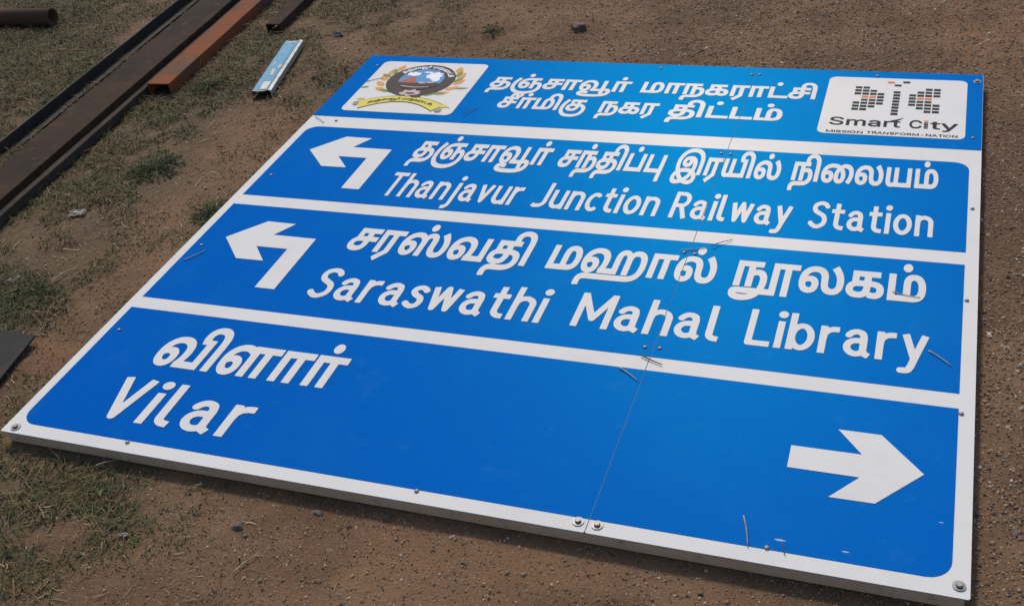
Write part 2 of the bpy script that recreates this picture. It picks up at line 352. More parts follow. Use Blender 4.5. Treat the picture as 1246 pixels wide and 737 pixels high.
# ------------------------------------------------------------------ letter shapes (outline contours, thousandths)
GLYPHS = json.loads(r'''{"en_T":["209,13 209,850 200,858 13,858 0,863 0,989 13,1000 550,1000 560,988 558,863 550,858 363,858 351,850 350,0 213,0",0.56],
"en_h":["0,13 0,989 13,1000 138,1000 142,988 142,725 146,713 150,710 200,728 263,735 313,729 363,713 425,674 461,638 492,588 509,538 515,488 516,13 513,0 375,0 374,475 371,500 363,527 348,550 336,563 300,585 263,592 225,586 188,566 163,536 149,500 142,375 142,13 138,0 0,0",0.516],
"en_n":["0,13 0,725 13,735 125,735 138,733 146,713 150,710 200,728 263,735 313,729 375,708 424,675 461,638 492,588 509,538 516,475 516,13 513,0 375,0 374,475 371,500 363,527 348,550 336,563 300,585 263,592 225,586 188,566 163,536 149,500 142,375 142,13 138,0 0,0",0.516],
"en_u":["374,13 363,22 313,6 250,1 200,7 150,25 100,56 68,88 57,100 27,150 10,200 4,250 0,725 13,735 125,735 138,734 142,725 146,263 149,238 162,200 188,169 221,150 263,143 300,150 338,174 358,200 371,238 374,263 375,729 388,735 500,735 513,732 516,725 516,13 513,0 375,0",0.516],
"en_a":["450,-9 363,37 325,20 250,4 188,11 138,30 113,43 75,72 63,86 33,125 11,175 5,200 -1,250 7,313 33,375 72,425 125,465 175,486 238,496 300,496 305,500 297,550 288,575 263,588 238,593 213,588 187,575 173,563 138,510 113,491 88,485 63,488 39,500 25,515 14,538 12,563 18,588 43,625 63,652 88,678 125,703 163,721 200,732 238,735 275,731 313,721 357,700 388,677 410,650 423,625 434,588 451,500 451,188 463,150 474,138 524,113 528,100 475,-5 463,-16|238,148 288,158 305,175 309,188 309,338 307,350 300,354 250,354 225,351 200,342 175,325 164,313 155,300 145,275 142,250 145,225 163,189 174,175 191,163 213,153",0.53],
"en_j":["2,-312 1,-300 -5,-287 -11,-262 -7,-237 -2,-225 0,-195 13,-191 63,-188 88,-181 100,-171 116,-150 128,-112 129,725 138,735 263,735 271,725 271,-100 266,-150 255,-187 238,-225 210,-262 183,-287 164,-300 142,-312 113,-323 63,-331 13,-333 3,-325|150,843 125,864 105,900 100,938 105,963 113,978 138,1008 175,1027 213,1029 250,1017 275,996 295,963 300,925 295,900 288,882 263,852 225,833 188,831",0.3],
"en_v":["213,15 188,32 171,63 -2,713 13,721 125,751 138,739 238,364 250,384 350,748 363,751 475,720 487,713 304,50 288,27 263,13 238,9",0.485],
"en_r":["0,13 0,725 13,735 138,733 142,725 144,700 150,696 213,722 250,731 300,735 363,734 370,725 370,600 363,593 275,591 225,575 200,559 178,538 157,500 152,475 142,363 142,13 138,0 0,0",0.39],
"en_J":["88,1 -27,50 25,172 38,176 113,143 225,154 263,171 283,188 300,213 308,238 309,988 313,1000 450,1000 451,250 448,213 438,175 421,138 395,100 363,68 313,36 275,20 225,9",0.458],
"en_c":["188,18 149,38 94,88 54,150 33,200 24,225 9,300 4,363 11,450 29,525 55,588 100,654 150,698 200,723 263,734 288,733 338,721 355,713 400,683 443,638 426,613 415,588 404,575 388,563 363,557 338,542 306,575 288,587 263,591 250,590 225,576 200,550 183,525 167,488 151,425 147,363 150,313 161,263 182,213 200,184 225,159 238,151 263,144 288,148 313,165 338,193 402,163 421,138 431,113 444,100 400,52 338,14 275,0 213,7",0.47],
"en_t":["263,15 238,23 200,43 163,74 132,113 114,150 106,175 99,225 98,588 88,593 13,593 0,600 0,725 13,735 88,735 96,738 99,750 100,950 238,950 241,938 241,750 245,738 250,735 363,735 375,733 380,725 380,600 375,594 250,593 242,588 241,238 243,213 250,194 263,175 277,163 300,152 400,142 405,138 395,13 388,1 288,10",0.4],
"en_i":["0,13 0,725 13,735 138,733 142,725 142,13 138,0 0,0|13,844 -16,875 -28,913 -26,950 -12,980 13,1006 50,1023 88,1024 125,1009 138,1000 158,975 170,938 168,900 150,864 125,841 88,826 50,827",0.142],
"en_o":["200,13 150,39 135,50 96,88 55,150 28,213 10,288 4,363 9,438 25,513 50,575 99,650 150,696 200,722 275,735 338,723 400,689 450,639 484,588 513,519 529,450 536,363 531,300 513,215 485,150 444,88 400,46 338,12 288,2 263,0|263,144 288,146 313,159 338,183 357,213 378,263 390,313 393,363 389,425 378,475 362,513 339,550 314,575 288,589 275,591 250,588 226,575 201,550 185,525 162,475 151,425 147,375 150,313 162,263 183,213 200,187 225,161 250,147",0.536],
"en_R":["418,-12 250,390 245,400 238,407 150,407 142,400 142,13 138,0 0,0 0,989 13,1000 300,1000 325,995 375,978 426,950 477,900 513,838 533,775 540,713 533,625 513,563 477,500 426,450 400,435 389,425 551,38 550,26 425,-27|163,549 288,549 313,552 338,563 364,588 384,625 395,663 399,700 395,738 379,788 363,814 338,837 313,848 263,858 150,858 142,850 142,563 148,550",0.56],
"en_l":["150,14 125,22 100,35 63,65 43,88 29,113 11,163 7,200 0,988 13,999 138,1000 142,988 151,188 166,163 188,151 263,143 277,138 263,2 175,9",0.3],
"en_w":["150,31 131,50 121,75 -3,713 0,719 13,725 125,747 137,738 200,425 278,738 288,756 307,775 338,786 363,784 388,772 407,750 416,725 488,435 500,463 553,738 563,747 688,722 693,713 569,75 559,50 538,30 525,24 500,19 475,24 463,30 441,50 431,75 350,400 338,390 259,75 250,52 238,38 225,28 200,20 175,21",0.69],
"en_y":["0,-272 -25,-260 -44,-237 -52,-212 -51,-187 -47,-175 -28,-150 0,-134 88,-131 100,-129 105,-125 134,-62 176,100 -2,713 13,720 125,752 131,750 138,740 250,354 363,740 369,750 375,752 500,715 502,713 320,88 267,-112 233,-187 218,-212 200,-233 175,-252 150,-263 100,-273 13,-275",0.5],
"en_S":["213,1 175,10 138,25 88,52 50,78 -15,150 -26,188 -22,213 -7,238 13,252 38,260 63,258 88,248 141,188 175,166 225,143 250,142 263,146 294,163 325,185 350,209 360,225 369,250 374,288 373,325 369,350 350,399 330,425 300,446 138,538 113,557 88,584 60,625 38,675 26,725 25,775 36,825 57,875 83,913 109,938 150,964 213,989 263,1000 313,1000 363,992 410,975 438,960 475,928 500,894 533,838 536,825 536,800 526,775 513,759 488,745 475,743 450,744 434,750 413,766 375,825 363,839 325,855 300,859 275,858 225,842 200,828 188,816 178,800 169,775 166,750 171,725 188,688 213,659 388,559 425,531 454,500 483,450 506,388 516,325 514,263 502,200 488,162 465,125 425,83 375,46 311,13 263,0",0.535],
"en_s":["188,0 150,7 125,15 76,38 50,55 -13,113 -24,138 -27,163 -20,188 0,212 13,220 38,227 63,225 75,221 88,213 138,167 188,144 200,142 225,149 247,163 258,175 267,200 274,238 272,263 263,288 255,300 239,313 125,374 95,400 63,438 40,475 30,500 23,538 25,575 34,613 54,650 75,675 113,702 163,723 213,735 250,734 288,727 325,712 363,690 388,668 425,625 432,613 436,600 438,575 430,550 421,538 400,521 375,513 350,514 325,526 275,578 250,590 225,593 200,586 175,573 168,563 165,550 167,538 200,496 313,434 343,413 367,388 390,350 405,313 415,263 415,225 407,175 391,125 370,88 350,64 313,35 275,16 225,2",0.42],
"en_M":["0,13 0,989 13,1000 138,1000 148,963 388,435 625,966 629,988 638,1000 763,1000 771,988 771,13 763,0 638,0 629,13 629,600 625,616 451,225 438,208 425,199 413,193 388,189 363,194 350,201 327,225 150,614 143,600 142,588 142,13 138,0 0,0",0.771],
"en_b":["0,13 0,989 13,1000 138,1000 142,988 142,700 150,691 213,725 263,734 288,734 350,720 400,691 443,650 485,588 515,513 529,450 536,375 530,288 512,213 487,150 455,100 400,44 350,15 288,1 263,1 213,10 150,44 143,38 142,13 138,0 0,0|263,145 288,145 313,157 338,181 358,213 379,263 390,313 393,363 389,425 381,463 357,525 338,554 317,575 300,585 275,592 250,585 233,575 213,554 193,525 172,475 161,425 157,375 160,313 171,263 188,221 218,175 238,157",0.536],
"en_L":["63,1 38,8 25,17 8,38 1,63 0,989 13,1000 138,1000 142,988 142,150 150,142 488,142 500,138 500,13 492,0",0.5],
"en_V":["288,0 263,10 250,20 232,50 8,975 13,983 23,988 138,1015 148,1000 300,372 452,1000 463,1015 577,988 588,983 592,975 368,50 355,25 338,10 313,0",0.6],
"ta_த":["43,-596 28,-476 30,-376 50,-296 83,-236 136,-176 197,-136 256,-112 415,-76 356,-69 276,-50 216,-25 156,12 116,48 73,104 46,164 36,204 32,304 42,364 65,424 89,464 124,504 230,584 226,1024 236,1035 256,1035 1256,1033 1263,1024 1263,804 1256,796 1236,795 956,795 936,790 931,644 936,634 1116,600 1216,561 1256,537 1316,487 1379,404 1404,344 1420,284 1427,224 1427,124 1415,44 1396,-16 1336,-116 1280,-176 1216,-225 1136,-267 1036,-300 856,-327 436,-333 356,-348 316,-373 296,-416 292,-476 296,-608 276,-615 56,-626 46,-616|536,-81 636,-92 856,-81 976,-59 1056,-25 1116,27 1139,64 1154,104 1164,164 1162,224 1153,264 1136,297 1096,339 1056,362 936,394 931,384 927,284 912,204 881,124 841,64 778,4 716,-32 636,-59 513,-76|476,163 536,168 576,178 616,201 636,224 655,264 667,324 670,384 656,399 516,398 436,390 356,368 316,340 305,324 296,284 299,244 316,212 376,177|516,634 656,636 667,644 669,784 656,795 496,795 480,784 480,644 496,633",1.458],
"ta_ச":["340,-66 280,-51 220,-27 132,32 95,72 60,129 43,172 32,232 35,332 45,372 70,432 95,472 132,512 224,572 226,1012 233,1032 1260,1035 1260,801 1240,795 940,795 933,772 933,652 940,639 1263,632 1260,406 1240,399 940,402 930,392 925,272 902,172 860,89 789,12 700,-39 600,-66 460,-78|420,167 480,163 540,168 580,179 620,205 641,232 658,272 670,392 660,401 440,391 360,369 320,343 300,312 296,292 303,232 316,212 340,193|500,633 660,638 670,652 670,772 664,792 480,794 480,632",1.277],
"ta_வ":["334,-64 274,-41 214,-6 174,29 134,78 102,132 77,192 57,272 46,372 46,492 53,552 64,612 88,692 126,772 154,816 200,872 264,932 334,978 406,1012 494,1040 594,1055 694,1055 814,1038 894,1013 973,972 1050,912 1114,835 1158,752 1190,652 1206,532 1203,412 1188,312 1154,189 1174,184 1474,185 1481,192 1481,1012 1488,1032 1494,1035 1739,1032 1746,1012 1746,-28 1744,-48 1734,-57 874,-57 858,-48 846,112 849,132 883,192 906,252 923,312 934,392 937,512 920,612 895,672 874,706 814,764 734,800 634,813 534,799 454,762 394,709 343,632 354,622 454,636 554,626 634,596 674,570 714,534 759,472 778,432 794,372 801,252 781,152 756,92 714,33 670,-8 614,-42 554,-64 474,-77 394,-75|414,159 454,156 494,166 524,192 540,232 543,292 527,352 494,385 454,398 414,398 374,389 305,352 302,332 308,292 334,222 374,177",1.845],
"ta_ர":["389,-434 227,-282 582,58 592,78 592,778 589,788 569,795 389,795 369,791 364,778 364,-42 349,-57 109,-55 99,-42 99,1018 109,1034 129,1035 1149,1033 1157,1018 1157,818 1153,798 869,794 857,778 856,-22 419,-442 409,-450",1.131],
"ta_ம":["99,-27 99,1013 106,1033 349,1035 364,1013 364,193 369,187 389,184 629,184 650,193 651,653 662,773 678,833 706,893 749,953 789,988 849,1024 929,1048 1029,1056 1109,1049 1189,1027 1249,996 1303,953 1349,901 1400,813 1435,713 1460,573 1463,413 1446,273 1412,173 1362,93 1299,33 1232,-7 1169,-29 1089,-46 989,-55 109,-57 99,-47|949,184 1009,187 1069,198 1129,228 1164,273 1187,353 1195,433 1195,513 1188,593 1170,673 1146,733 1119,773 1089,799 1049,814 1009,816 969,804 942,773 922,713 915,613 915,213 917,193 929,184",1.516],
"ta_ந":["43,-596 27,-436 37,-336 56,-282 83,-236 116,-195 156,-160 236,-119 316,-99 396,-93 756,-87 856,-75 936,-54 1003,-16 1056,41 1090,124 1100,204 1098,284 1087,344 1072,384 1041,424 996,448 956,454 916,451 856,430 820,404 823,-36 816,-58 572,-56 558,-36 558,784 536,795 376,795 365,784 364,764 364,-36 356,-57 113,-56 99,-36 100,1024 116,1035 1116,1035 1131,1024 1130,804 1116,795 836,795 824,784 824,684 836,671 916,691 996,696 1056,689 1116,672 1176,642 1216,613 1256,573 1296,517 1332,444 1354,364 1364,284 1364,184 1353,84 1338,24 1315,-36 1280,-96 1231,-156 1156,-219 1076,-264 996,-293 916,-312 816,-324 436,-333 356,-348 316,-373 296,-416 292,-476 296,-608 276,-615 56,-626 46,-616",1.394],
"ta_க":["340,-66 280,-51 220,-27 132,32 95,72 60,129 43,172 32,232 35,332 45,372 70,432 95,472 132,512 224,572 226,1012 233,1032 1260,1035 1260,801 1240,795 940,795 933,772 933,652 940,639 1100,622 1220,589 1300,543 1335,512 1368,472 1392,432 1414,372 1427,272 1424,212 1411,152 1387,92 1360,52 1320,11 1260,-29 1200,-52 1120,-68 1040,-70 960,-64 820,-30 831,32 820,40 740,-20 680,-46 620,-62 540,-74 460,-78|420,167 480,163 540,168 580,179 620,205 641,232 658,272 670,392 660,401 440,391 360,369 320,343 300,312 296,292 303,232 316,212 340,193|1020,167 1100,172 1137,192 1158,232 1162,272 1158,312 1140,346 1100,374 1040,390 940,402 930,392 931,332 923,252 904,192|500,633 660,638 670,652 670,772 664,792 480,794 480,632",1.458],
"ta_ட":["99,-27 99,1013 109,1035 349,1035 364,1013 364,193 369,187 1229,184 1251,173 1251,-47 1229,-57 109,-57 99,-47",1.224],
"ta_ப":["99,-27 99,1013 106,1033 349,1035 364,1013 364,193 369,187 389,184 989,184 1009,191 1011,1013 1018,1033 1029,1035 1271,1033 1276,1013 1276,-47 1269,-55 109,-57 99,-47",1.375],
"ta_இ":["340,-614 280,-598 220,-573 160,-534 120,-496 89,-454 60,-399 40,-334 31,-274 37,-154 66,-54 127,46 202,126 152,246 109,386 88,506 78,666 85,786 103,886 140,1006 197,1126 240,1193 300,1267 360,1326 420,1374 540,1447 640,1489 720,1514 800,1530 920,1543 1140,1539 1220,1529 1340,1501 1400,1480 1500,1433 1560,1394 1620,1344 1677,1286 1720,1230 1761,1166 1800,1089 1849,946 1876,806 1890,626 1890,-34 1885,-54 1640,-60 1633,-74 1656,-154 1664,-234 1661,-294 1637,-394 1605,-454 1556,-514 1500,-558 1420,-596 1300,-621 1140,-619 980,-588 883,-554 860,-538 840,-535 806,-554 720,-583 580,-615 460,-624|420,-379 500,-383 573,-374 440,-243 340,-116 320,-123 296,-194 295,-254 304,-294 326,-334 348,-354 380,-370|1140,-380 1220,-383 1280,-378 1340,-358 1367,-334 1395,-274 1398,-214 1380,-139 1340,-80 1297,-154 1240,-235 1120,-367 1105,-374|860,-258 940,-187 1009,-114 1068,-34 1115,46 1080,59 1000,73 840,83 680,71 560,44 544,26 604,-54 677,-134 760,-208 840,-269|1624,-34 1625,526 1608,766 1584,886 1551,986 1511,1066 1448,1146 1360,1218 1260,1264 1140,1291 1000,1300 860,1288 740,1258 620,1201 523,1126 454,1046 407,966 369,866 349,766 343,646 353,506 377,386 420,265 440,259 540,288 640,308 800,323 980,318 1080,305 1180,281 1187,286 1197,306 1202,346 1205,486 1191,586 1160,671 1150,666 1140,646 1127,586 1100,526 1040,454 1000,425 940,397 880,381 820,375 740,379 680,393 620,419 580,444 535,486 500,533 474,586 459,646 456,746 483,846 537,926 600,979 700,1026 820,1052 960,1055 1080,1036 1180,1000 1266,946 1320,897 1360,849 1409,766 1446,666 1472,506 1468,346 1438,166 1531,86 1609,-14 1620,-43|760,615 800,608 840,614 860,626 878,646 891,686 892,726 885,766 860,820 800,813 760,797 724,766 714,746 707,706 713,666 739,626",1.989],
"ta_ய":["329,-64 249,-28 189,23 134,114 111,194 99,354 99,1014 107,1034 349,1035 364,1014 364,374 371,254 390,194 409,175 449,164 509,176 569,214 569,1034 831,1034 834,214 835,194 849,184 1309,184 1329,185 1337,194 1337,1014 1349,1035 1592,1034 1602,1014 1601,-46 1589,-57 589,-57 569,-46 509,-66 449,-75 389,-74",1.701],
"ta_ல":["334,-64 234,-20 191,12 152,52 92,152 65,232 54,292 46,372 45,472 64,612 88,692 114,752 149,812 195,872 259,932 334,983 414,1019 514,1046 634,1057 734,1049 834,1028 918,992 975,952 1034,893 1075,832 1103,772 1126,692 1138,612 1153,332 1167,272 1185,232 1214,197 1254,175 1314,166 1354,171 1394,188 1414,206 1434,235 1454,286 1468,412 1457,552 1424,672 1378,772 1314,866 1223,972 1241,992 1434,1123 1454,1136 1458,1132 1560,992 1648,832 1700,692 1728,552 1733,372 1712,232 1693,172 1664,112 1603,32 1554,-8 1494,-42 1434,-62 1354,-75 1274,-77 1194,-67 1114,-40 1054,-6 1010,32 974,74 940,132 916,192 887,332 870,592 857,652 834,712 794,763 748,792 674,810 594,811 514,795 454,765 394,712 342,632 354,622 454,636 554,626 634,596 674,570 714,534 759,472 778,432 794,372 801,252 781,152 756,92 714,33 670,-8 614,-42 554,-64 474,-77 394,-75|414,159 454,156 494,165 525,192 540,232 543,292 527,352 494,385 454,398 414,398 374,389 304,352 301,332 307,292 334,220 374,176",1.79],
"ta_ஸ":["334,-64 274,-42 214,-7 154,50 112,112 77,192 57,272 44,432 50,532 64,612 88,692 125,772 163,832 214,892 274,944 334,983 414,1019 514,1046 594,1055 694,1054 774,1041 854,1013 926,972 994,915 1034,962 1074,996 1134,1031 1194,1049 1274,1056 1334,1052 1394,1038 1454,1011 1507,972 1554,916 1588,852 1608,792 1626,652 1630,372 1646,272 1665,232 1694,197 1734,175 1774,167 1814,167 1854,178 1894,205 1914,232 1931,272 1944,332 1949,412 1945,492 1924,612 1874,740 1805,852 1701,972 1720,992 1934,1135 2034,999 2097,892 2168,732 2199,612 2214,492 2211,332 2187,212 2145,112 2084,32 2014,-22 1954,-50 1874,-71 1794,-77 1714,-73 1634,-55 1574,-30 1514,10 1474,50 1443,92 1411,152 1375,272 1362,392 1356,652 1339,752 1314,798 1294,811 1254,816 1214,800 1189,772 1170,732 1159,672 1157,-48 1134,-57 914,-57 894,-51 891,552 875,652 834,727 774,780 714,804 614,812 534,801 454,765 394,712 342,632 354,622 454,636 554,626 634,596 674,570 714,534 759,472 778,432 794,372 801,252 781,152 756,92 714,33 670,-8 614,-42 554,-64 474,-77 394,-75|414,159 454,156 494,166 524,192 540,232 543,292 527,352 494,385 454,398 414,398 374,389 304,352 301,332 307,292 334,220 374,176",2.27],
"ta_ஹ":["43,-596 28,-476 30,-376 50,-296 83,-236 136,-176 196,-136 256,-112 356,-93 407,-76 336,-64 276,-42 216,-7 156,49 116,106 80,184 59,264 46,364 46,484 54,564 78,664 101,724 146,804 196,869 256,926 344,984 436,1024 536,1048 636,1056 736,1052 816,1038 916,1003 996,957 1056,906 1108,844 1153,764 1182,684 1199,604 1207,504 1200,384 1186,304 1157,204 1156,184 1426,184 1420,204 1421,624 1425,724 1436,795 1459,864 1496,926 1556,988 1616,1025 1676,1045 1736,1055 1796,1056 1856,1048 1916,1029 1956,1007 2036,939 2096,992 2136,1015 2196,1038 2296,1055 2416,1050 2516,1021 2596,975 2656,921 2716,837 2751,764 2770,704 2799,544 2802,364 2797,284 2778,164 2739,44 2674,-76 2636,-124 2584,-176 2496,-236 2416,-273 2316,-303 2216,-320 2116,-329 476,-332 396,-338 336,-358 316,-373 302,-396 292,-456 296,-608 276,-615 56,-626 46,-616|516,-86 576,-92 2016,-91 2196,-77 2316,-47 2379,-16 2436,33 2481,104 2508,184 2530,324 2533,484 2520,604 2498,684 2467,744 2436,777 2396,801 2356,813 2296,815 2236,797 2199,764 2176,725 2164,684 2156,604 2155,-36 2143,-56 1896,-56 1890,-36 1890,584 1885,684 1874,744 1855,784 1835,804 1796,816 1756,812 1719,784 1700,744 1692,704 1686,604 1686,-36 1677,-56 865,-56 856,-51 846,124 879,184 910,264 936,404 934,544 909,644 876,702 840,744 796,775 756,793 696,808 636,813 576,808 516,793 456,764 408,724 356,657 349,644 349,624 456,636 536,629 596,613 676,568 736,507 773,444 792,384 802,284 798,224 778,144 756,94 723,44 676,-3 616,-41 556,-63 480,-76|436,156 476,159 516,183 538,224 544,264 538,324 519,364 476,393 436,399 396,395 356,382 298,344 316,264 346,204 376,175",2.86],
"ta_ள":["334,-64 274,-41 214,-6 174,29 134,78 102,132 77,192 57,272 46,372 45,472 55,572 74,652 96,712 125,772 174,845 234,908 290,952 354,991 434,1024 514,1045 594,1055 674,1055 754,1046 834,1026 894,1001 913,1012 914,1033 934,1035 1917,1032 1914,802 1894,795 1634,795 1623,792 1617,772 1614,-51 1594,-57 1374,-57 1352,-48 1352,772 1345,792 1334,795 1174,795 1165,792 1157,772 1157,-48 1134,-57 914,-57 894,-51 892,692 886,712 774,785 714,804 634,812 534,800 469,772 396,712 343,632 354,622 454,636 554,626 634,596 674,570 714,534 759,472 778,432 794,372 801,252 781,152 756,92 714,33 670,-8 614,-42 554,-64 474,-77 394,-75|414,159 454,156 494,165 525,192 540,232 543,292 527,352 494,385 454,398 414,398 374,389 305,352 302,332 308,292 334,222 374,177",1.89],
"ta_ா":["99,-27 99,1013 106,1033 1152,1033 1157,1013 1157,813 1149,797 869,795 857,773 857,-47 849,-55 609,-57 593,-47 589,795 367,793 362,-47 349,-57 109,-57 99,-47",1.131],
"ta_ி":["99,-27 96,953 73,1113 52,1173 31,1213 2,1249 -31,1273 -78,1292 -118,1299 -178,1298 -218,1290 -258,1270 -294,1233 -319,1173 -323,1133 -319,1073 -299,993 -237,873 -238,853 -518,853 -552,933 -576,1013 -587,1093 -584,1193 -566,1273 -538,1337 -498,1396 -438,1453 -358,1501 -278,1529 -178,1545 -58,1540 42,1516 122,1478 202,1417 257,1353 302,1273 335,1173 355,1053 363,913 364,-47 342,-57 122,-57 102,-51",0.463],
"ta_ை":["1774,-87 1579,32 1577,52 1652,172 1701,292 1720,392 1724,492 1714,592 1688,672 1664,712 1634,747 1574,788 1514,807 1454,813 1374,806 1340,792 1375,752 1428,672 1486,532 1504,452 1513,372 1513,292 1504,212 1489,152 1464,92 1434,44 1394,1 1354,-29 1294,-58 1194,-77 1134,-76 1074,-67 1034,-55 974,-23 932,12 894,58 864,112 842,172 826,252 822,332 836,492 857,572 887,652 930,732 959,772 874,797 774,810 674,812 594,802 514,777 454,744 394,692 351,632 354,627 374,627 434,635 514,633 594,614 640,592 695,552 747,492 778,432 800,352 804,292 792,192 766,112 730,52 674,-5 614,-42 554,-64 474,-77 394,-75 334,-64 234,-19 192,12 153,52 94,149 57,272 44,432 47,492 62,592 103,712 164,812 217,872 274,922 334,962 414,1001 534,1038 594,1048 714,1056 854,1048 1014,1012 1112,972 1134,954 1154,958 1174,979 1254,1018 1334,1043 1394,1053 1474,1056 1574,1048 1634,1035 1714,1006 1774,970 1834,921 1874,876 1917,812 1953,732 1971,672 1992,532 1990,412 1981,332 1940,172 1897,72 1839,-28 1794,-93|414,160 454,156 494,164 525,192 540,232 543,292 527,352 494,385 454,398 414,398 374,389 304,352 301,332 307,292 334,220 374,176|1154,157 1194,160 1225,192 1240,232 1251,312 1247,392 1231,472 1201,552 1154,629 1132,592 1104,512 1089,432 1083,332 1086,272 1099,212 1123,172",2.049],
"ta_ஞ்":["874,-612 754,-592 619,-554 494,-500 394,-438 295,-354 227,-274 165,-174 121,-74 87,46 68,166 64,306 74,438 100,566 138,686 199,826 274,962 334,1052 550,926 553,906 466,766 399,626 359,506 335,386 329,266 341,126 374,6 426,-94 474,-156 534,-214 614,-268 713,-314 794,-340 914,-363 1034,-373 1174,-374 1374,-352 1512,-314 1634,-254 1687,-214 1729,-174 1773,-114 1804,-54 1836,66 1841,146 1836,226 1822,286 1803,326 1787,346 1754,370 1694,379 1634,365 1598,346 1585,326 1590,306 1590,-34 1583,-54 1334,-57 1325,-34 1324,786 1314,795 1254,798 1114,791 1034,780 954,759 914,740 866,706 812,646 810,626 914,636 994,627 1074,600 1154,544 1211,466 1241,386 1251,286 1240,186 1212,106 1174,46 1134,4 1074,-37 1014,-61 934,-76 854,-76 774,-61 694,-26 614,39 554,126 515,226 494,366 496,486 516,606 554,706 617,806 654,848 714,900 814,960 934,1003 1054,1025 1194,1035 1874,1035 1888,1026 1889,806 1874,795 1594,791 1590,606 1594,596 1674,616 1754,619 1814,611 1874,593 1934,560 1975,526 2014,483 2050,426 2076,366 2097,286 2109,186 2108,86 2096,-14 2076,-94 2054,-154 2014,-235 1934,-343 1834,-432 1734,-494 1594,-554 1454,-592 1274,-618 1074,-624|874,158 914,157 954,172 981,206 991,246 990,306 974,354 934,389 894,399 854,397 814,386 746,346 763,266 792,206 834,171|1014,1150 951,1186 932,1206 909,1246 898,1286 896,1326 909,1386 952,1446 994,1474 1054,1490 1094,1490 1134,1480 1194,1443 1232,1386 1245,1326 1243,1286 1233,1246 1194,1189 1154,1161 1094,1143 1054,1142",2.138],
"ta_ர்":["99,-27 99,1013 106,1033 1152,1033 1157,1013 1157,813 1149,797 869,795 857,773 857,-47 849,-55 609,-57 593,-47 589,795 367,793 362,-47 349,-57 109,-57 99,-47|489,1157 438,1193 401,1253 392,1293 391,1333 407,1393 449,1449 509,1483 549,1490 589,1490 649,1471 697,1433 731,1373 739,1333 739,1293 721,1233 689,1190 629,1152 589,1143 549,1142",1.131],
"ta_ட்":["99,-27 99,1013 109,1035 349,1035 364,1013 364,193 369,187 1229,184 1251,173 1251,-47 1229,-57 109,-57 99,-47|529,1161 489,1190 469,1213 443,1273 438,1313 442,1353 466,1413 509,1459 569,1486 609,1491 649,1488 709,1464 749,1428 779,1373 787,1333 787,1293 769,1233 729,1183 669,1150 629,1142 589,1143",1.224],
"ta_ந்":["43,-596 27,-436 37,-336 56,-282 83,-236 116,-195 156,-160 236,-119 316,-99 396,-93 756,-87 856,-75 936,-54 1003,-16 1056,41 1090,124 1100,204 1098,284 1087,344 1072,384 1041,424 996,448 956,454 916,451 856,430 820,404 823,-36 816,-58 572,-56 558,-36 558,784 536,795 376,795 365,784 364,764 364,-36 356,-57 113,-56 99,-36 100,1024 116,1035 1116,1035 1131,1024 1130,804 1116,795 836,795 824,784 824,684 836,671 916,691 996,696 1056,689 1116,672 1176,642 1216,613 1256,573 1296,517 1332,444 1354,364 1364,284 1364,184 1353,84 1338,24 1315,-36 1280,-96 1231,-156 1156,-219 1076,-264 996,-293 916,-312 816,-324 436,-333 356,-348 316,-373 296,-416 292,-476 296,-608 276,-615 56,-626 46,-616|656,1146 596,1172 547,1224 526,1284 529,1364 558,1424 602,1464 656,1487 696,1491 736,1487 796,1462 819,1444 851,1404 871,1344 866,1264 835,1204 787,1164 716,1142",1.394],
"ta_ப்":["99,-27 99,1013 106,1033 349,1035 364,1013 364,193 369,187 389,184 989,184 1009,191 1011,1013 1018,1033 1029,1035 1271,1033 1276,1013 1276,-47 1269,-55 109,-57 99,-47|609,1158 560,1193 523,1253 514,1293 513,1333 529,1393 569,1447 629,1482 669,1490 709,1490 769,1472 819,1433 853,1373 861,1333 861,1293 843,1233 809,1188 749,1151 709,1142 669,1142",1.375],
"ta_ம்":["99,-27 99,1013 106,1033 349,1035 364,1013 364,193 369,187 389,184 629,184 650,193 651,653 662,773 678,833 706,893 749,953 789,988 849,1024 929,1048 1029,1056 1109,1049 1189,1027 1249,996 1303,953 1349,901 1400,813 1435,713 1460,573 1463,413 1446,273 1412,173 1362,93 1299,33 1232,-7 1169,-29 1089,-46 989,-55 109,-57 99,-47|949,184 1009,187 1069,198 1129,228 1164,273 1187,353 1195,433 1195,513 1188,593 1170,673 1146,733 1119,773 1089,799 1049,814 1009,816 969,804 942,773 922,713 915,613 915,213 917,193 929,184|689,1155 629,1197 595,1253 586,1293 586,1333 602,1393 629,1434 689,1477 749,1491 789,1489 829,1478 869,1455 891,1433 926,1373 934,1333 933,1293 916,1233 887,1193 829,1154 789,1144 749,1142",1.516],
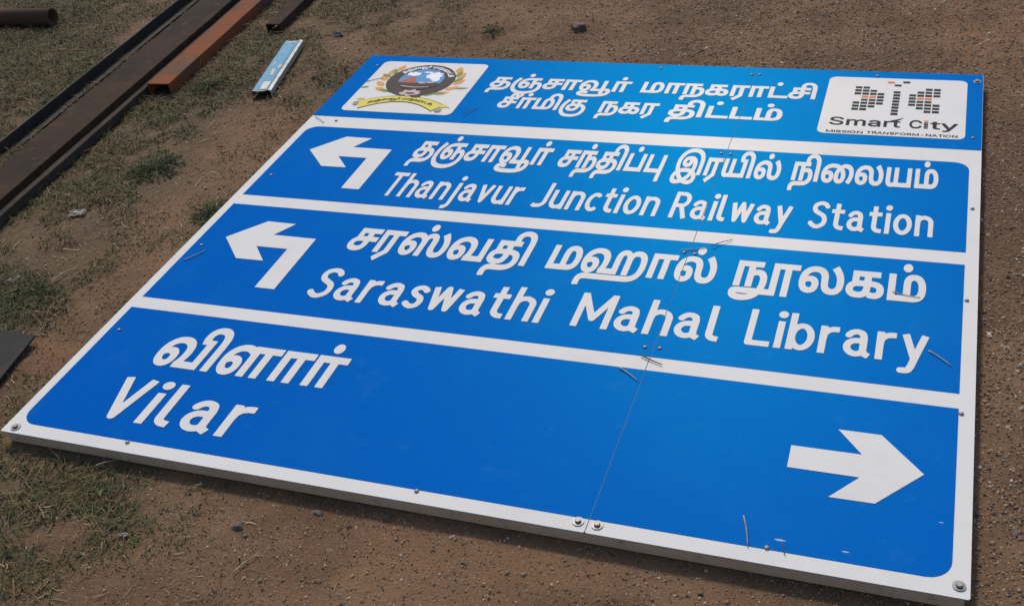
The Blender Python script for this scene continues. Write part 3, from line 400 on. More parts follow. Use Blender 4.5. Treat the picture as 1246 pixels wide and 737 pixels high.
"ta_ல்":["334,-64 234,-20 191,12 152,52 92,152 65,232 54,292 46,372 45,472 64,612 88,692 114,752 149,812 195,872 259,932 334,983 414,1019 514,1046 634,1057 734,1049 834,1028 918,992 975,952 1034,893 1075,832 1103,772 1126,692 1138,612 1153,332 1167,272 1185,232 1214,197 1254,175 1314,166 1354,171 1394,188 1414,206 1434,235 1454,286 1468,412 1457,552 1424,672 1378,772 1314,866 1223,972 1241,992 1434,1123 1454,1136 1458,1132 1560,992 1648,832 1700,692 1728,552 1733,372 1712,232 1693,172 1664,112 1603,32 1554,-8 1494,-42 1434,-62 1354,-75 1274,-77 1194,-67 1114,-40 1054,-6 1010,32 974,74 940,132 916,192 887,332 870,592 857,652 834,712 794,763 748,792 674,810 594,811 514,795 454,765 394,712 342,632 354,622 454,636 554,626 634,596 674,570 714,534 759,472 778,432 794,372 801,252 781,152 756,92 714,33 670,-8 614,-42 554,-64 474,-77 394,-75|414,159 454,156 494,165 525,192 540,232 543,292 527,352 494,385 454,398 414,398 374,389 304,352 301,332 307,292 334,220 374,176|814,1160 769,1192 732,1252 722,1292 722,1332 737,1392 774,1444 834,1481 874,1490 914,1490 974,1474 1028,1432 1062,1372 1070,1332 1069,1292 1051,1232 1014,1185 954,1150 914,1142 874,1142",1.79],
"ta_ஸ்":["334,-64 274,-42 214,-7 154,50 112,112 77,192 57,272 44,432 50,532 64,612 88,692 125,772 163,832 214,892 274,944 334,983 414,1019 514,1046 594,1055 694,1054 774,1041 854,1013 926,972 994,915 1034,962 1074,996 1134,1031 1194,1049 1274,1056 1334,1052 1394,1038 1454,1011 1507,972 1554,916 1588,852 1608,792 1626,652 1630,372 1646,272 1665,232 1694,197 1734,175 1774,167 1814,167 1854,178 1894,205 1914,232 1931,272 1944,332 1949,412 1945,492 1924,612 1874,740 1805,852 1701,972 1720,992 1934,1135 2034,999 2097,892 2168,732 2199,612 2214,492 2211,332 2187,212 2145,112 2084,32 2014,-22 1954,-50 1874,-71 1794,-77 1714,-73 1634,-55 1574,-30 1514,10 1474,50 1443,92 1411,152 1375,272 1362,392 1356,652 1339,752 1314,798 1294,811 1254,816 1214,800 1189,772 1170,732 1159,672 1157,-48 1134,-57 914,-57 894,-51 891,552 875,652 834,727 774,780 714,804 614,812 534,801 454,765 394,712 342,632 354,622 454,636 554,626 634,596 674,570 714,534 759,472 778,432 794,372 801,252 781,152 756,92 714,33 670,-8 614,-42 554,-64 474,-77 394,-75|414,159 454,156 494,166 524,192 540,232 543,292 527,352 494,385 454,398 414,398 374,389 304,352 301,332 307,292 334,220 374,176|1054,1159 1008,1192 970,1252 961,1292 960,1332 976,1392 1014,1445 1074,1481 1114,1490 1154,1490 1214,1473 1267,1432 1301,1372 1308,1332 1308,1292 1290,1232 1254,1186 1194,1151 1154,1142 1114,1142",2.27],
"ta_சீ":["340,-66 280,-51 220,-27 132,32 95,72 60,129 43,172 32,232 35,332 45,372 70,432 95,472 132,512 224,572 226,1012 233,1032 540,1035 560,1043 561,1132 569,1192 592,1272 620,1329 660,1384 708,1432 760,1469 820,1500 940,1535 1080,1546 1220,1529 1311,1492 1364,1452 1411,1392 1438,1312 1440,1232 1422,1152 1386,1092 1340,1050 1269,1012 1263,992 1260,801 1240,795 940,795 933,772 933,652 940,639 1263,632 1260,406 1240,399 940,402 930,392 925,272 902,172 860,89 789,12 700,-39 600,-66 460,-78|420,167 480,163 540,168 580,179 620,205 641,232 658,272 670,392 660,401 440,391 360,369 320,343 300,312 296,292 303,232 316,212 340,193|500,633 660,638 670,652 670,772 664,792 480,794 480,632|840,1035 940,1036 961,1052 921,1092 896,1132 880,1172 871,1232 860,1249 825,1192 811,1132 814,1052 820,1034|1140,1216 1180,1220 1197,1232 1204,1252 1204,1272 1194,1292 1180,1303 1120,1326 1103,1292 1102,1252 1110,1232",1.371],
"ta_கு":["774,-612 654,-589 554,-555 465,-514 374,-455 294,-384 232,-314 180,-234 124,-114 93,-14 71,106 64,226 68,366 89,506 117,606 161,726 220,846 303,986 334,1033 354,1052 562,926 567,906 475,766 414,646 363,506 335,366 330,186 347,66 386,-54 444,-154 495,-214 554,-262 634,-309 714,-340 814,-363 914,-373 1034,-374 1134,-366 1254,-342 1354,-304 1434,-255 1496,-194 1544,-114 1573,-14 1578,106 1559,206 1528,266 1474,325 1414,360 1374,376 1354,377 1336,226 1301,126 1274,82 1234,35 1194,2 1134,-32 1074,-54 994,-70 914,-77 814,-74 734,-61 674,-42 614,-14 554,30 503,86 471,146 451,226 451,306 474,401 510,466 554,515 634,568 645,586 645,1026 654,1035 1674,1035 1682,1026 1682,806 1674,797 1654,795 1374,795 1354,789 1351,646 1354,635 1365,626 1434,613 1514,587 1574,559 1634,522 1678,486 1733,426 1794,326 1824,246 1838,186 1847,106 1847,26 1836,-74 1822,-134 1802,-194 1764,-274 1694,-372 1614,-447 1514,-512 1394,-563 1254,-600 1114,-619 934,-623|874,163 974,171 1014,186 1040,206 1067,246 1083,306 1088,386 1074,399 934,398 854,390 774,367 734,338 718,306 714,266 717,246 734,214 754,197 794,177|934,634 1074,636 1087,646 1086,786 1074,795 914,795 900,786 898,646 914,633",1.876],
"ta_நூ":["341,-612 241,-587 167,-554 101,-505 55,-454 20,-374 11,-294 19,-234 49,-174 81,-142 121,-118 161,-103 221,-94 1021,-92 1041,-86 1075,26 1089,106 1095,226 1089,306 1066,386 1041,421 1021,437 981,451 941,454 901,448 841,422 824,406 823,-54 561,-56 556,786 541,795 381,795 366,786 364,766 363,-54 101,-55 101,1029 121,1035 1121,1035 1131,1026 1132,806 1121,795 841,795 825,786 824,686 841,673 921,692 1001,695 1101,678 1161,651 1201,625 1241,590 1277,546 1330,446 1359,326 1366,226 1361,115 1344,6 1324,-74 1341,-92 1361,-92 1481,-92 1501,-88 1505,-74 1507,1026 1521,1035 2521,1035 2541,1026 2541,806 2521,795 2261,795 2241,794 2233,786 2233,-314 2221,-332 1981,-331 1968,-314 1968,786 1961,794 1781,795 1771,786 1770,766 1770,-314 1761,-331 1201,-331 1191,-334 1182,-354 1124,-414 1041,-480 961,-526 841,-575 721,-604 601,-620 441,-623|421,-378 521,-381 621,-376 741,-354 761,-338 809,-334 266,-334 301,-338 313,-354 341,-364",2.514],
"ta_பு":["1011,-527 1009,-64 989,-57 109,-57 99,-47 99,1013 109,1035 349,1035 364,1013 364,193 369,187 389,184 989,184 1009,191 1011,1013 1018,1033 1029,1035 1271,1033 1276,1013 1276,-547 1269,-555 1249,-557 1029,-557 1012,-547",1.375],
"ta_வூ":["654,-614 434,-585 274,-538 214,-507 169,-474 132,-434 102,-374 93,-334 91,-274 107,-214 128,-174 154,-141 194,-109 304,-54 214,-6 154,51 95,146 58,266 44,426 55,566 86,686 112,746 148,806 214,887 294,954 394,1008 494,1040 594,1055 734,1052 834,1033 914,1004 994,959 1075,886 1131,806 1175,706 1203,566 1205,446 1194,342 1154,182 1474,184 1481,206 1482,1026 1494,1035 1734,1035 1744,1026 1746,1006 1747,226 1754,218 1814,232 1874,235 1974,220 2034,197 2074,172 2138,106 2161,66 2182,6 2192,-94 2176,-214 2131,-314 2102,-354 2054,-403 1953,-474 1834,-527 1654,-575 1454,-605 1234,-620 894,-623|734,-375 994,-382 1234,-377 1434,-362 1615,-334 1574,-321 1486,-314 1481,-294 1481,-74 1474,-60 863,-54 855,-34 846,126 897,226 929,346 938,486 934,546 922,606 898,666 874,706 810,766 774,786 714,805 654,812 594,810 514,792 434,747 376,686 350,646 345,626 354,622 414,633 474,635 554,626 594,614 679,566 714,534 754,481 780,426 799,346 800,246 786,166 754,90 714,33 674,-5 614,-48 592,-54 794,-92 803,-114 754,-331 514,-287 434,-285 366,-294 377,-314 474,-346 574,-362|1774,-284 1834,-252 1874,-221 1898,-194 1920,-154 1930,-114 1928,-54 1914,-25 1894,-11 1854,-2 1814,-4 1774,-16 1741,-34 1746,-274 1754,-292|414,159 454,156 495,166 514,181 532,206 543,246 542,306 530,346 494,385 454,398 414,398 374,389 298,346 315,266 334,222 362,186",2.145],
"ta_i164":["99,-27 99,773 93,913 78,1013 55,1093 28,1153 -16,1213 -81,1262 -121,1279 -181,1294 -301,1299 -361,1291 -421,1275 -464,1253 -501,1224 -522,1193 -542,1133 -546,1073 -538,1013 -481,853 -741,853 -761,873 -770,893 -796,973 -810,1073 -805,1173 -785,1253 -758,1313 -701,1388 -641,1439 -561,1486 -441,1526 -301,1545 -161,1540 -21,1512 79,1466 159,1405 240,1313 297,1213 340,1073 362,893 364,-47 359,-53 339,-57 119,-57 99,-47",0.463],
"ta_i165":["99,-27 96,933 84,1033 71,1093 47,1153 13,1202 -27,1240 -87,1274 -147,1292 -227,1300 -307,1293 -367,1273 -422,1233 -450,1193 -469,1133 -471,1073 -462,1013 -433,953 -407,925 -367,898 -307,876 -247,865 -231,853 -230,653 -233,633 -247,626 -407,656 -487,688 -547,722 -607,770 -647,815 -685,873 -711,933 -731,1013 -737,1093 -728,1193 -705,1273 -661,1353 -607,1414 -547,1461 -447,1509 -347,1536 -227,1546 -107,1536 13,1505 113,1455 194,1393 262,1313 313,1213 350,1073 363,913 364,-47 353,-57 113,-57 100,-47",0.463],
"ta_i166":["99,-27 99,773 93,913 78,1013 55,1093 28,1153 -16,1213 -81,1262 -121,1279 -181,1294 -301,1299 -361,1291 -421,1275 -464,1253 -501,1224 -522,1193 -542,1133 -546,1073 -538,1013 -481,853 -741,853 -761,873 -770,893 -796,973 -810,1073 -805,1173 -785,1253 -758,1313 -701,1388 -641,1439 -561,1486 -441,1526 -301,1545 -161,1540 -21,1512 79,1466 159,1405 240,1313 297,1213 340,1073 362,893 364,-47 359,-53 339,-57 119,-57 99,-47",0.463],
"ta_i167":["99,-27 95,953 73,1113 52,1173 30,1213 -3,1252 -34,1273 -123,1298 -183,1300 -243,1292 -283,1279 -323,1251 -357,1193 -366,1153 -366,1093 -350,1013 -324,953 -277,873 -282,853 -543,853 -563,859 -610,973 -630,1073 -630,1173 -616,1253 -583,1333 -542,1393 -483,1450 -403,1497 -323,1525 -223,1543 -103,1543 -3,1526 97,1489 177,1437 240,1373 291,1293 329,1193 352,1073 363,913 364,-47 357,-54 337,-57 117,-57 100,-47",0.463],
"in_-":["199,364 199,493 224,511 649,511 674,508 687,496 691,371 674,345 224,343",0.891],
"in_A":["10,-7 14,25 368,1000 385,1025 410,1028 560,1024 575,1000 934,25 941,0 935,-14 910,-28 785,-28 760,-18 660,250 635,251 310,251 285,244 185,-24 35,-28|385,419 585,419 594,425 485,755 460,760 356,450 351,425",0.948],
"in_C":["457,-37 357,-12 282,25 207,85 144,162 104,237 71,337 55,462 59,587 77,687 115,787 160,862 231,937 307,989 382,1020 482,1040 582,1038 707,1007 782,967 832,927 882,870 917,812 957,687 932,657 791,662 721,787 657,836 607,856 557,866 482,864 382,828 330,787 292,737 244,612 235,537 237,437 250,362 279,287 332,212 382,172 457,141 532,133 607,144 692,187 739,237 786,337 932,343 957,312 938,237 903,162 845,87 782,33 707,-7 632,-30 557,-40",1.004],
"in_F":["96,-7 96,1007 121,1028 721,1028 746,1016 754,1000 750,875 721,859 296,859 280,850 276,600 289,575 671,573 696,566 707,550 707,425 696,411 671,404 285,400 276,375 271,-12 246,-28 121,-28",0.811],
"in_M":["96,-7 93,1000 114,1025 296,1028 321,1019 576,375 621,242 921,1020 946,1028 1121,1028 1146,1007 1149,0 1128,-25 996,-28 967,0 967,550 961,600 946,615 696,-18 671,-28 571,-28 546,-18 535,0 296,604 274,625 271,675 270,0 246,-28 121,-28",1.242],
"in_N":["96,-7 96,1007 121,1028 271,1028 296,1013 746,302 759,350 759,1000 771,1021 796,1028 925,1025 943,1000 943,0 925,-25 771,-28 746,-21 296,689 279,675 275,650 277,0 246,-28 121,-28",1.036],
"in_O":["457,-36 357,-12 282,26 207,85 145,162 94,262 71,337 55,462 59,587 77,687 115,787 161,862 231,937 307,988 382,1020 482,1040 582,1038 657,1024 757,982 832,927 908,837 957,739 982,653 996,537 992,412 974,312 936,212 890,137 819,62 732,4 657,-24 557,-40|507,134 582,138 632,153 719,212 784,312 807,387 816,462 814,562 801,637 773,712 742,762 707,800 657,835 607,856 532,867 432,851 382,828 331,787 267,687 244,612 235,537 244,387 267,312 293,262 332,212 382,172 432,149",1.051],
"in_R":["96,-7 96,1007 121,1028 496,1027 596,1012 685,975 748,925 799,850 823,775 831,675 822,600 794,525 746,458 666,400 670,375 871,0 846,-28 688,-25 664,0 471,356 296,360 280,350 276,325 271,-12 246,-28 121,-28|321,529 521,534 571,549 609,575 639,625 649,675 642,750 619,800 571,839 521,855 296,860 280,850 276,550 296,530",0.885],
"in_S":["378,-42 303,-29 228,-1 128,72 86,133 65,183 50,258 63,283 78,290 203,290 227,283 254,208 303,159 378,131 453,125 553,145 611,183 645,233 647,308 628,338 578,373 278,471 173,533 125,583 96,633 79,708 82,783 95,833 128,894 178,950 228,985 353,1032 453,1041 528,1035 653,995 739,933 778,883 803,833 818,758 813,733 778,720 653,723 613,808 578,839 503,867 428,872 353,857 303,829 267,783 263,708 278,679 328,641 628,542 732,483 778,436 811,383 830,308 829,233 810,158 783,108 741,58 678,10 553,-35 478,-44",0.882],
"in_T":["366,-23 353,0 351,850 341,859 66,859 41,875 41,1007 66,1028 827,1025 849,1000 849,900 841,868 816,859 566,859 536,850 536,0 516,-27",0.887],
"in_a":["260,-41 185,-20 135,7 65,83 34,183 36,258 49,308 106,383 185,427 285,452 494,483 517,508 509,558 468,608 410,625 335,620 285,600 210,519 185,518 85,551 54,583 76,633 112,683 160,724 223,758 360,787 435,784 510,769 560,748 617,708 656,658 685,583 694,483 694,8 687,-17 660,-28 535,-25 510,20 410,-33 335,-45|285,123 385,122 462,158 486,183 511,233 517,308 510,325 310,297 235,266 213,233 213,183 235,148",0.772],
"in_m":["81,-7 78,750 98,775 231,777 251,750 256,718 306,757 356,779 406,790 481,787 556,758 631,680 681,732 731,763 806,787 881,791 956,776 1006,753 1081,679 1115,600 1125,525 1126,0 1109,-25 981,-28 956,-15 949,0 943,550 931,578 906,602 831,625 781,620 741,600 716,575 694,525 690,0 681,-19 656,-28 531,-26 514,0 509,550 474,600 406,625 356,621 313,600 281,568 261,525 255,0 231,-28 106,-28",1.204],
"in_r":["81,-7 81,757 106,778 231,777 251,750 256,723 306,759 356,780 431,789 506,779 515,750 515,650 506,619 481,610 406,616 356,607 300,575 265,525 255,475 255,0 231,-28 106,-28",0.517],
"in_t":["263,-30 213,-14 169,16 115,91 99,166 93,616 13,619 -14,641 -9,766 13,778 88,780 98,791 101,941 113,953 138,957 263,950 275,916 276,791 288,778 413,775 429,741 428,641 413,623 288,619 275,591 275,191 288,141 313,128 413,128 448,16 446,-9 413,-28 363,-36",0.45],
"in_y":["111,-306 71,-286 68,-261 98,-161 111,-144 186,-149 227,-136 261,-91 291,-11 11,739 12,764 36,778 161,778 192,764 386,219 581,764 611,778 736,778 760,764 761,737 403,-186 341,-261 286,-294 211,-312",0.772],
"in_I":["30,0 210,0 210,1000 30,1000",0.24]}''')
def glyph(key):
    s_, adv = GLYPHS[key]
    return [[tuple(int(v) / 1000 for v in q.split(',')) for q in c.split(' ')] for c in s_.split('|')], adv

def lay(keys, x0, x1, y0, h, gap=0.0, hook=None, scale_x=None):
    """one word fitted between x0 and x1 on baseline y0; h = height of the unit"""
    out = []
    pen = 0.0
    for k in keys:
        dx = 0.0
        if isinstance(k, tuple):
            k, dx = k
        if k == ' ':
            pen += 0.45
            continue
        cs, adv = glyph(k)
        out.append([[(x + pen + dx, y) for x, y in c] for c in cs])
        pen += adv + gap + dx
    xs = [x for g in out for c in g for x, y in c]
    a, b = min(xs), max(xs)
    sx = (x1 - x0) / (b - a)
    return [[[(x0 + (x - a) * sx, y0 + y * h) for x, y in c] for c in g] for g in out]

TA = lambda *ks: [('ta_' + k) if isinstance(k, str) else ('ta_' + k[0], k[1]) for k in ks]
EN = lambda w: ['en_' + c for c in w]
IN = lambda w: ['in_' + c for c in w]

# ------------------------------------------------------------------ the ground: one sheet, fine near the sign and coarse far away
def vnoise(x, y, seed):
    r = np.random.default_rng(seed)
    T = r.random((256, 256))
    xi = np.floor(x).astype(int)
    yi = np.floor(y).astype(int)
    fx = x - xi
    fy = y - yi
    fx = fx * fx * (3 - 2 * fx)
    fy = fy * fy * (3 - 2 * fy)
    g = lambda i, j: T[i % 256, j % 256]
    return (g(xi, yi) * (1 - fx) + g(xi + 1, yi) * fx) * (1 - fy) + (g(xi, yi + 1) * (1 - fx) + g(xi + 1, yi + 1) * fx) * fy

def fbm(x, y, sc, seed, oct=4):
    t = 0.0
    a = 0.5
    for k in range(oct):
        t = t + a * vnoise(x * sc + 17.3 * k, y * sc + 5.1 * k, seed + k)
        sc *= 2.03
        a *= 0.5
    return t / (1 - 0.5 ** oct)

# (x, y, grass density, greenness, warm light painted at upper right plus bare reddish dirt)
CTRL = np.array([
    (-1.8, 2.4, .80, .50, 0), (-1.3, 2.0, .75, .30, .1), (-1.2, 1.65, .80, .45, 0), (-1.5, 3.0, .8, .6, 0), (-2.5, 1.5, .7, .4, .1),
    (-1.0, 1.3, .60, .30, .2), (-0.95, 2.4, .6, .4, .1), (-1.1, 2.2, .3, .2, .4), (-0.9, 3.2, .6, .6, 0), (-1.25, 2.45, .5, .25, .4),
    (-.70, 1.98, .55, .5, 0), (-.55, 2.1, .60, .45, 0), (-.62, 1.6, .75, .55, 0), (-.50, 1.7, .60, .5, 0), (-.45, 1.90, .55, .4, .1),
    (-.60, 1.25, .60, .45, 0), (-.50, 1.04, .70, .55, 0), (-.42, 1.23, .75, .8, 0), (-.62, 0.9, .6, .5, 0),
    (-.38, .49, .95, .9, 0), (-.32, .66, .45, .4, .2), (-.6, .5, .8, .6, 0), (-.45, .8, .45, .35, .2),
    (-.14, .32, .05, .2, .9), (-.07, .74, .10, .2, .8), (-.19, 1.56, .10, .2, .7), (-.25, 1.40, .12, .3, .6), (-.20, 1.0, .12, .3, .6), (-.10, .55, .12, .2, .7),
    (-.058, .982, .55, .6, 0), (-.02, .50, .25, .3, .3), (-.05, 1.25, .12, .3, .6), (-.1, .15, .4, .5, .2),
    (-.146, 1.82, .60, .6, 0), (-.22, 2.05, .35, .4, .2), (-.10, 2.565, .45, .5, .1), (-.40, 2.5, .50, .4, .1), (-.05, 2.2, .22, .3, .3),
    (.20, 2.3, .14, .4, .2), (.33, 2.6, .10, .3, .3), (.55, 2.5, .04, .3, .3), (0.1, 3.2, .2, .4, .2),
    (.284, -.081, .95, 1., 0), (.19, -.10, .75, .8, 0), (.33, -.278, .85, .8, 0), (.397, -.151, .80, .9, 0), (.31, .0, .55, .7, 0),
    (.297, -.196, .03, .2, 1.), (.445, -.26, .08, .2, .8), (.51, -.17, .22, .6, .2), (.20, -.2, .6, .5, .2), (.36, -.33, .5, .5, .4), (.12, -.0, .6, .5, .1),
    (.60, -.25, .08, .4, .3), (.65, -.06, .02, .2, .3), (.8, -.15, .02, .3, .45), (1.0, -.1, .01, .3, .55), (1.2, -.2, .0, .3, .5), (1.6, -.2, 0, .3, .4), (2.1, -.1, 0, .3, .2),
    (.46, .0, .12, .3, .2), (0.5, -.6, .3, .5, .3), (1.2, -.8, 0, .3, .4), (-.2, -.4, .8, .6, .1),
    (1.0, 2.3, .0, .3, .15), (1.6, 2.3, 0, .3, .1), (2.1, 2.5, 0, .3, .8), (2.3, 1.5, 0, .3, .1), (2.3, .6, 0, .3, .15), (2.2, 0.2, 0, .3, .25), (1.3, 2.9, 0, .3, .25),  # strong last value beyond the upper right corner paints warm light into the soil
    (3.5, 1.5, 0, .3, .2), (3, 4, .05, .3, .2), (0.8, 4.5, .15, .4, .2)])

FOOT = np.array([1.86948, -1.34416])
def gp(x, y):
    """positions surveyed for a slightly higher camera, brought to the final ground level"""
    return (FOOT[0] + (x - FOOT[0]) * .9876, FOOT[1] + (y - FOOT[1]) * .9876)
CTRL[:, 2] *= np.where(CTRL[:, 0] < -.3, .98, .88)
CTRL[:, 3] *= .72
CTRL[:, 0], CTRL[:, 1] = gp(CTRL[:, 0], CTRL[:, 1])

def fields(x, y):
    d2 = (x[:, None] - CTRL[None, :, 0]) ** 2 + (y[:, None] - CTRL[None, :, 1]) ** 2
    w = 1.0 / (d2 + 0.004) ** 1.6
    w /= w.sum(1, keepdims=True)
    return w @ CTRL[:, 2], w @ CTRL[:, 3], w @ CTRL[:, 4]

def fields_big(x, y):
    out = [np.concatenate(p) for p in zip(*[fields(x[i:i + 40000], y[i:i + 40000]) for i in range(0, len(x), 40000)])]
    return out

def ground_z(x, y):
    z = 0.016 * (fbm(x, y, 5.0, 3) - 0.5) + 0.010 * (fbm(x, y, 28.0, 9, 3) - 0.5) - 0.004
    ins = np.clip(np.minimum(np.minimum(x + 0.10, 2.12 - x), np.minimum(y + 0.10, 2.10 - y)) / 0.10, 0, 1)
    return z * (1 - ins) - 0.004 * ins

def axis(lo, hi, step):
    inner = list(np.arange(lo, hi + step / 2, step))
    a, s_ = [], step
    v = hi
    while v < 90:
        s_ *= 1.35
        v += s_
        a.append(v)
    b, s_ = [], step
    v = lo
    while v > -90:
        s_ *= 1.35
        v -= s_
        b.append(v)
    return np.array(b[::-1] + inner + a)

gx = axis(-2.8, 3.4, 0.016)
gy = axis(-1.0, 3.9, 0.016)
GX, GY = np.meshgrid(gx, gy)
fx_, fy_ = GX.ravel(), GY.ravel()
dens, green, dirt_glow = fields_big(fx_, fy_)
gz = ground_z(fx_, fy_)
nx, ny = len(gx), len(gy)
idx = np.arange(nx * ny).reshape(ny, nx)
quads = np.stack([idx[:-1, :-1], idx[:-1, 1:], idx[1:, 1:], idx[1:, :-1]], -1).reshape(-1, 4)

def mesh_np(name, verts, faces, colors=None, smooth=False):
    me = bpy.data.meshes.new(name)
    nf, k = faces.shape
    me.vertices.add(len(verts))
    me.vertices.foreach_set('co', verts.astype(np.float32).ravel())
    me.loops.add(nf * k)
    me.loops.foreach_set('vertex_index', faces.astype(np.int32).ravel())
    me.polygons.add(nf)
    me.polygons.foreach_set('loop_start', (np.arange(nf) * k).astype(np.int32))
    if smooth:
        me.polygons.foreach_set('use_smooth', np.ones(nf, bool))
    me.update(calc_edges=True)
    if colors is not None:
        a = me.color_attributes.new('tint', 'FLOAT_COLOR', 'POINT')
        c = np.ones((len(verts), 4), np.float32)
        c[:, :3] = colors
        a.data.foreach_set('color', c.ravel())
    return me

def mixc(a, b, t):
    t = np.clip(t, 0, 1)[:, None]
    return np.asarray(a) * (1 - t) + np.asarray(b) * t

n1 = fbm(fx_, fy_, 6.0, 21)
n2 = fbm(fx_, fy_, 22.0, 31)
base = mixc(np.array([.118, .083, .058]), np.array([.195, .138, .096]), (n1 - .34) / .32)
base = mixc(base, np.array([.235, .132, .078]), np.clip(dirt_glow, 0, 1) * (.35 + .9 * (n2 - .2)))  # reddish bare soil, with warm light painted in at the upper right
base = base * np.array([1.09, .97, .81]) * .88
base = mixc(base, np.array([.105, .082, .048]), np.clip(dens * 1.3, 0, 1) * (.25 + 1.0 * n2))
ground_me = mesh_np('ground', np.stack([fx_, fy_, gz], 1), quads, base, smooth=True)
M['soil'] = mat('brown_soil', (0.15, 0.10, 0.07), rough=0.95, spec=0.2, attr='tint',
                noise=[(140.0, 0.56, 0.80, (0.27, 0.21, 0.16), 4), (90.0, 0.62, 0.85, (0.09, 0.064, 0.045), 5)], bump=[(60, 0.5, 0.01), (260, 0.6, 0.004)])
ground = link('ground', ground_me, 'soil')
tag(ground, kind='structure')

INSIDE = lambda x, y, m=0.0: (x > -m) & (x < 2.02 + m) & (y > -m) & (y < 2.0 + m)

# ------------------------------------------------------------------ gravel: loose stone chips, too many to count
def scatter(n, seed):
    r = np.random.default_rng(seed)
    x = r.uniform(-2.5, 3.2, n)
    y = r.uniform(-0.9, 3.6, n)
    k = ~INSIDE(x, y, -0.03)
    return x[k], y[k], r

def chips(n, seed, size, keep, name_z=0.12):
    x, y, r = scatter(n, seed)
    d, g_, dr = fields_big(x, y)
    k = r.random(len(x)) < keep(x, y, d, dr)
    x, y = x[k], y[k]
    n = len(x)
    s_ = np.clip(size * np.where(y < .05, .72, 1.0) * np.exp(r.normal(0, .38, n)), .0008, .0062)
    # each chip: a four-sided stump with a tilted, nearly flat top
    o = np.array([(1, 0, 0), (0, 1, 0), (-1, 0, 0), (0, -1, 0), (.72, 0, 1), (0, .72, 1), (-.72, 0, 1), (0, -.72, 1)], float)
    f = np.array([(0, 1, 5, 4), (1, 2, 6, 5), (2, 3, 7, 6), (3, 0, 4, 7), (4, 5, 6, 7)])
    v = o[None] * (1 + r.uniform(-.35, .35, (n, 8, 1))) + r.uniform(-.22, .22, (n, 8, 3)) * np.array([1, 1, 0])
    v[:, :, 2] = np.where(o[None, :, 2] > 0, r.uniform(.25, .60, (n, 1)) + v[:, :, 0] * r.uniform(-.28, .28, (n, 1)) + v[:, :, 1] * r.uniform(-.28, .28, (n, 1)), -.4)
    v *= s_[:, None, None] * np.stack([np.ones(n), r.uniform(.55, 1., n), np.ones(n)], 1)[:, None, :]
    a = r.uniform(0, 2 * np.pi, n)
    ca, sa = np.cos(a)[:, None], np.sin(a)[:, None]
    vx = v[:, :, 0] * ca - v[:, :, 1] * sa
    vy = v[:, :, 0] * sa + v[:, :, 1] * ca
    V = np.stack([vx + x[:, None], vy + y[:, None], v[:, :, 2] + (ground_z(x, y) + s_ * name_z)[:, None]], 2)
    pal = np.array([(.185, .130, .090), (.245, .180, .130), (.140, .096, .066), (.32, .255, .19), (.19, .112, .074), (.105, .075, .054), (.46, .40, .33)])
    pr = np.array([.26, .22, .20, .08, .12, .11, .01])
    c = pal[r.choice(len(pal), n, p=pr)] * 1.08 * r.uniform(.65, 1.35, (n, 1))
    return V.reshape(-1, 3), (f[None] + 8 * np.arange(n)[:, None, None]).reshape(-1, 4), np.repeat(c, 8, 0)

def keep_gravel(x, y, d, dr):
    right = 1 / (1 + np.exp(-(x - 0.75 + 0.25 * (y < 0)) / 0.22))
    left = .20 * (1 - np.clip(d * 1.2, 0, .85))
    return np.clip((right * (.95 - .5 * dr) + left * (1 - right)) * (0.55 + .8 * fbm(x, y, 4.0, 77)), 0, 1)
gv = [chips(12000, 43, .0038, lambda x, y, d, dr: .5 * keep_gravel(x, y, d, dr)), chips(620000, 41, .0026, keep_gravel), chips(300000, 42, .0013, lambda x, y, d, dr: np.clip(.75 - .6 * d, .05, 1))]
off = 0
V_, F_, C_ = [], [], []
for v, f, c in gv:
    V_.append(v); F_.append(f + off); C_.append(c)
    off += len(v)
M['chips'] = mat('stone_chips', (.2, .15, .1), rough=.9, spec=.25, attr='tint')
gravel = link('gravel', mesh_np('gravel', np.concatenate(V_), np.concatenate(F_), np.concatenate(C_)), 'chips')
tag(gravel, 'loose brown gravel chips spread over the bare soil', 'gravel', kind='stuff')

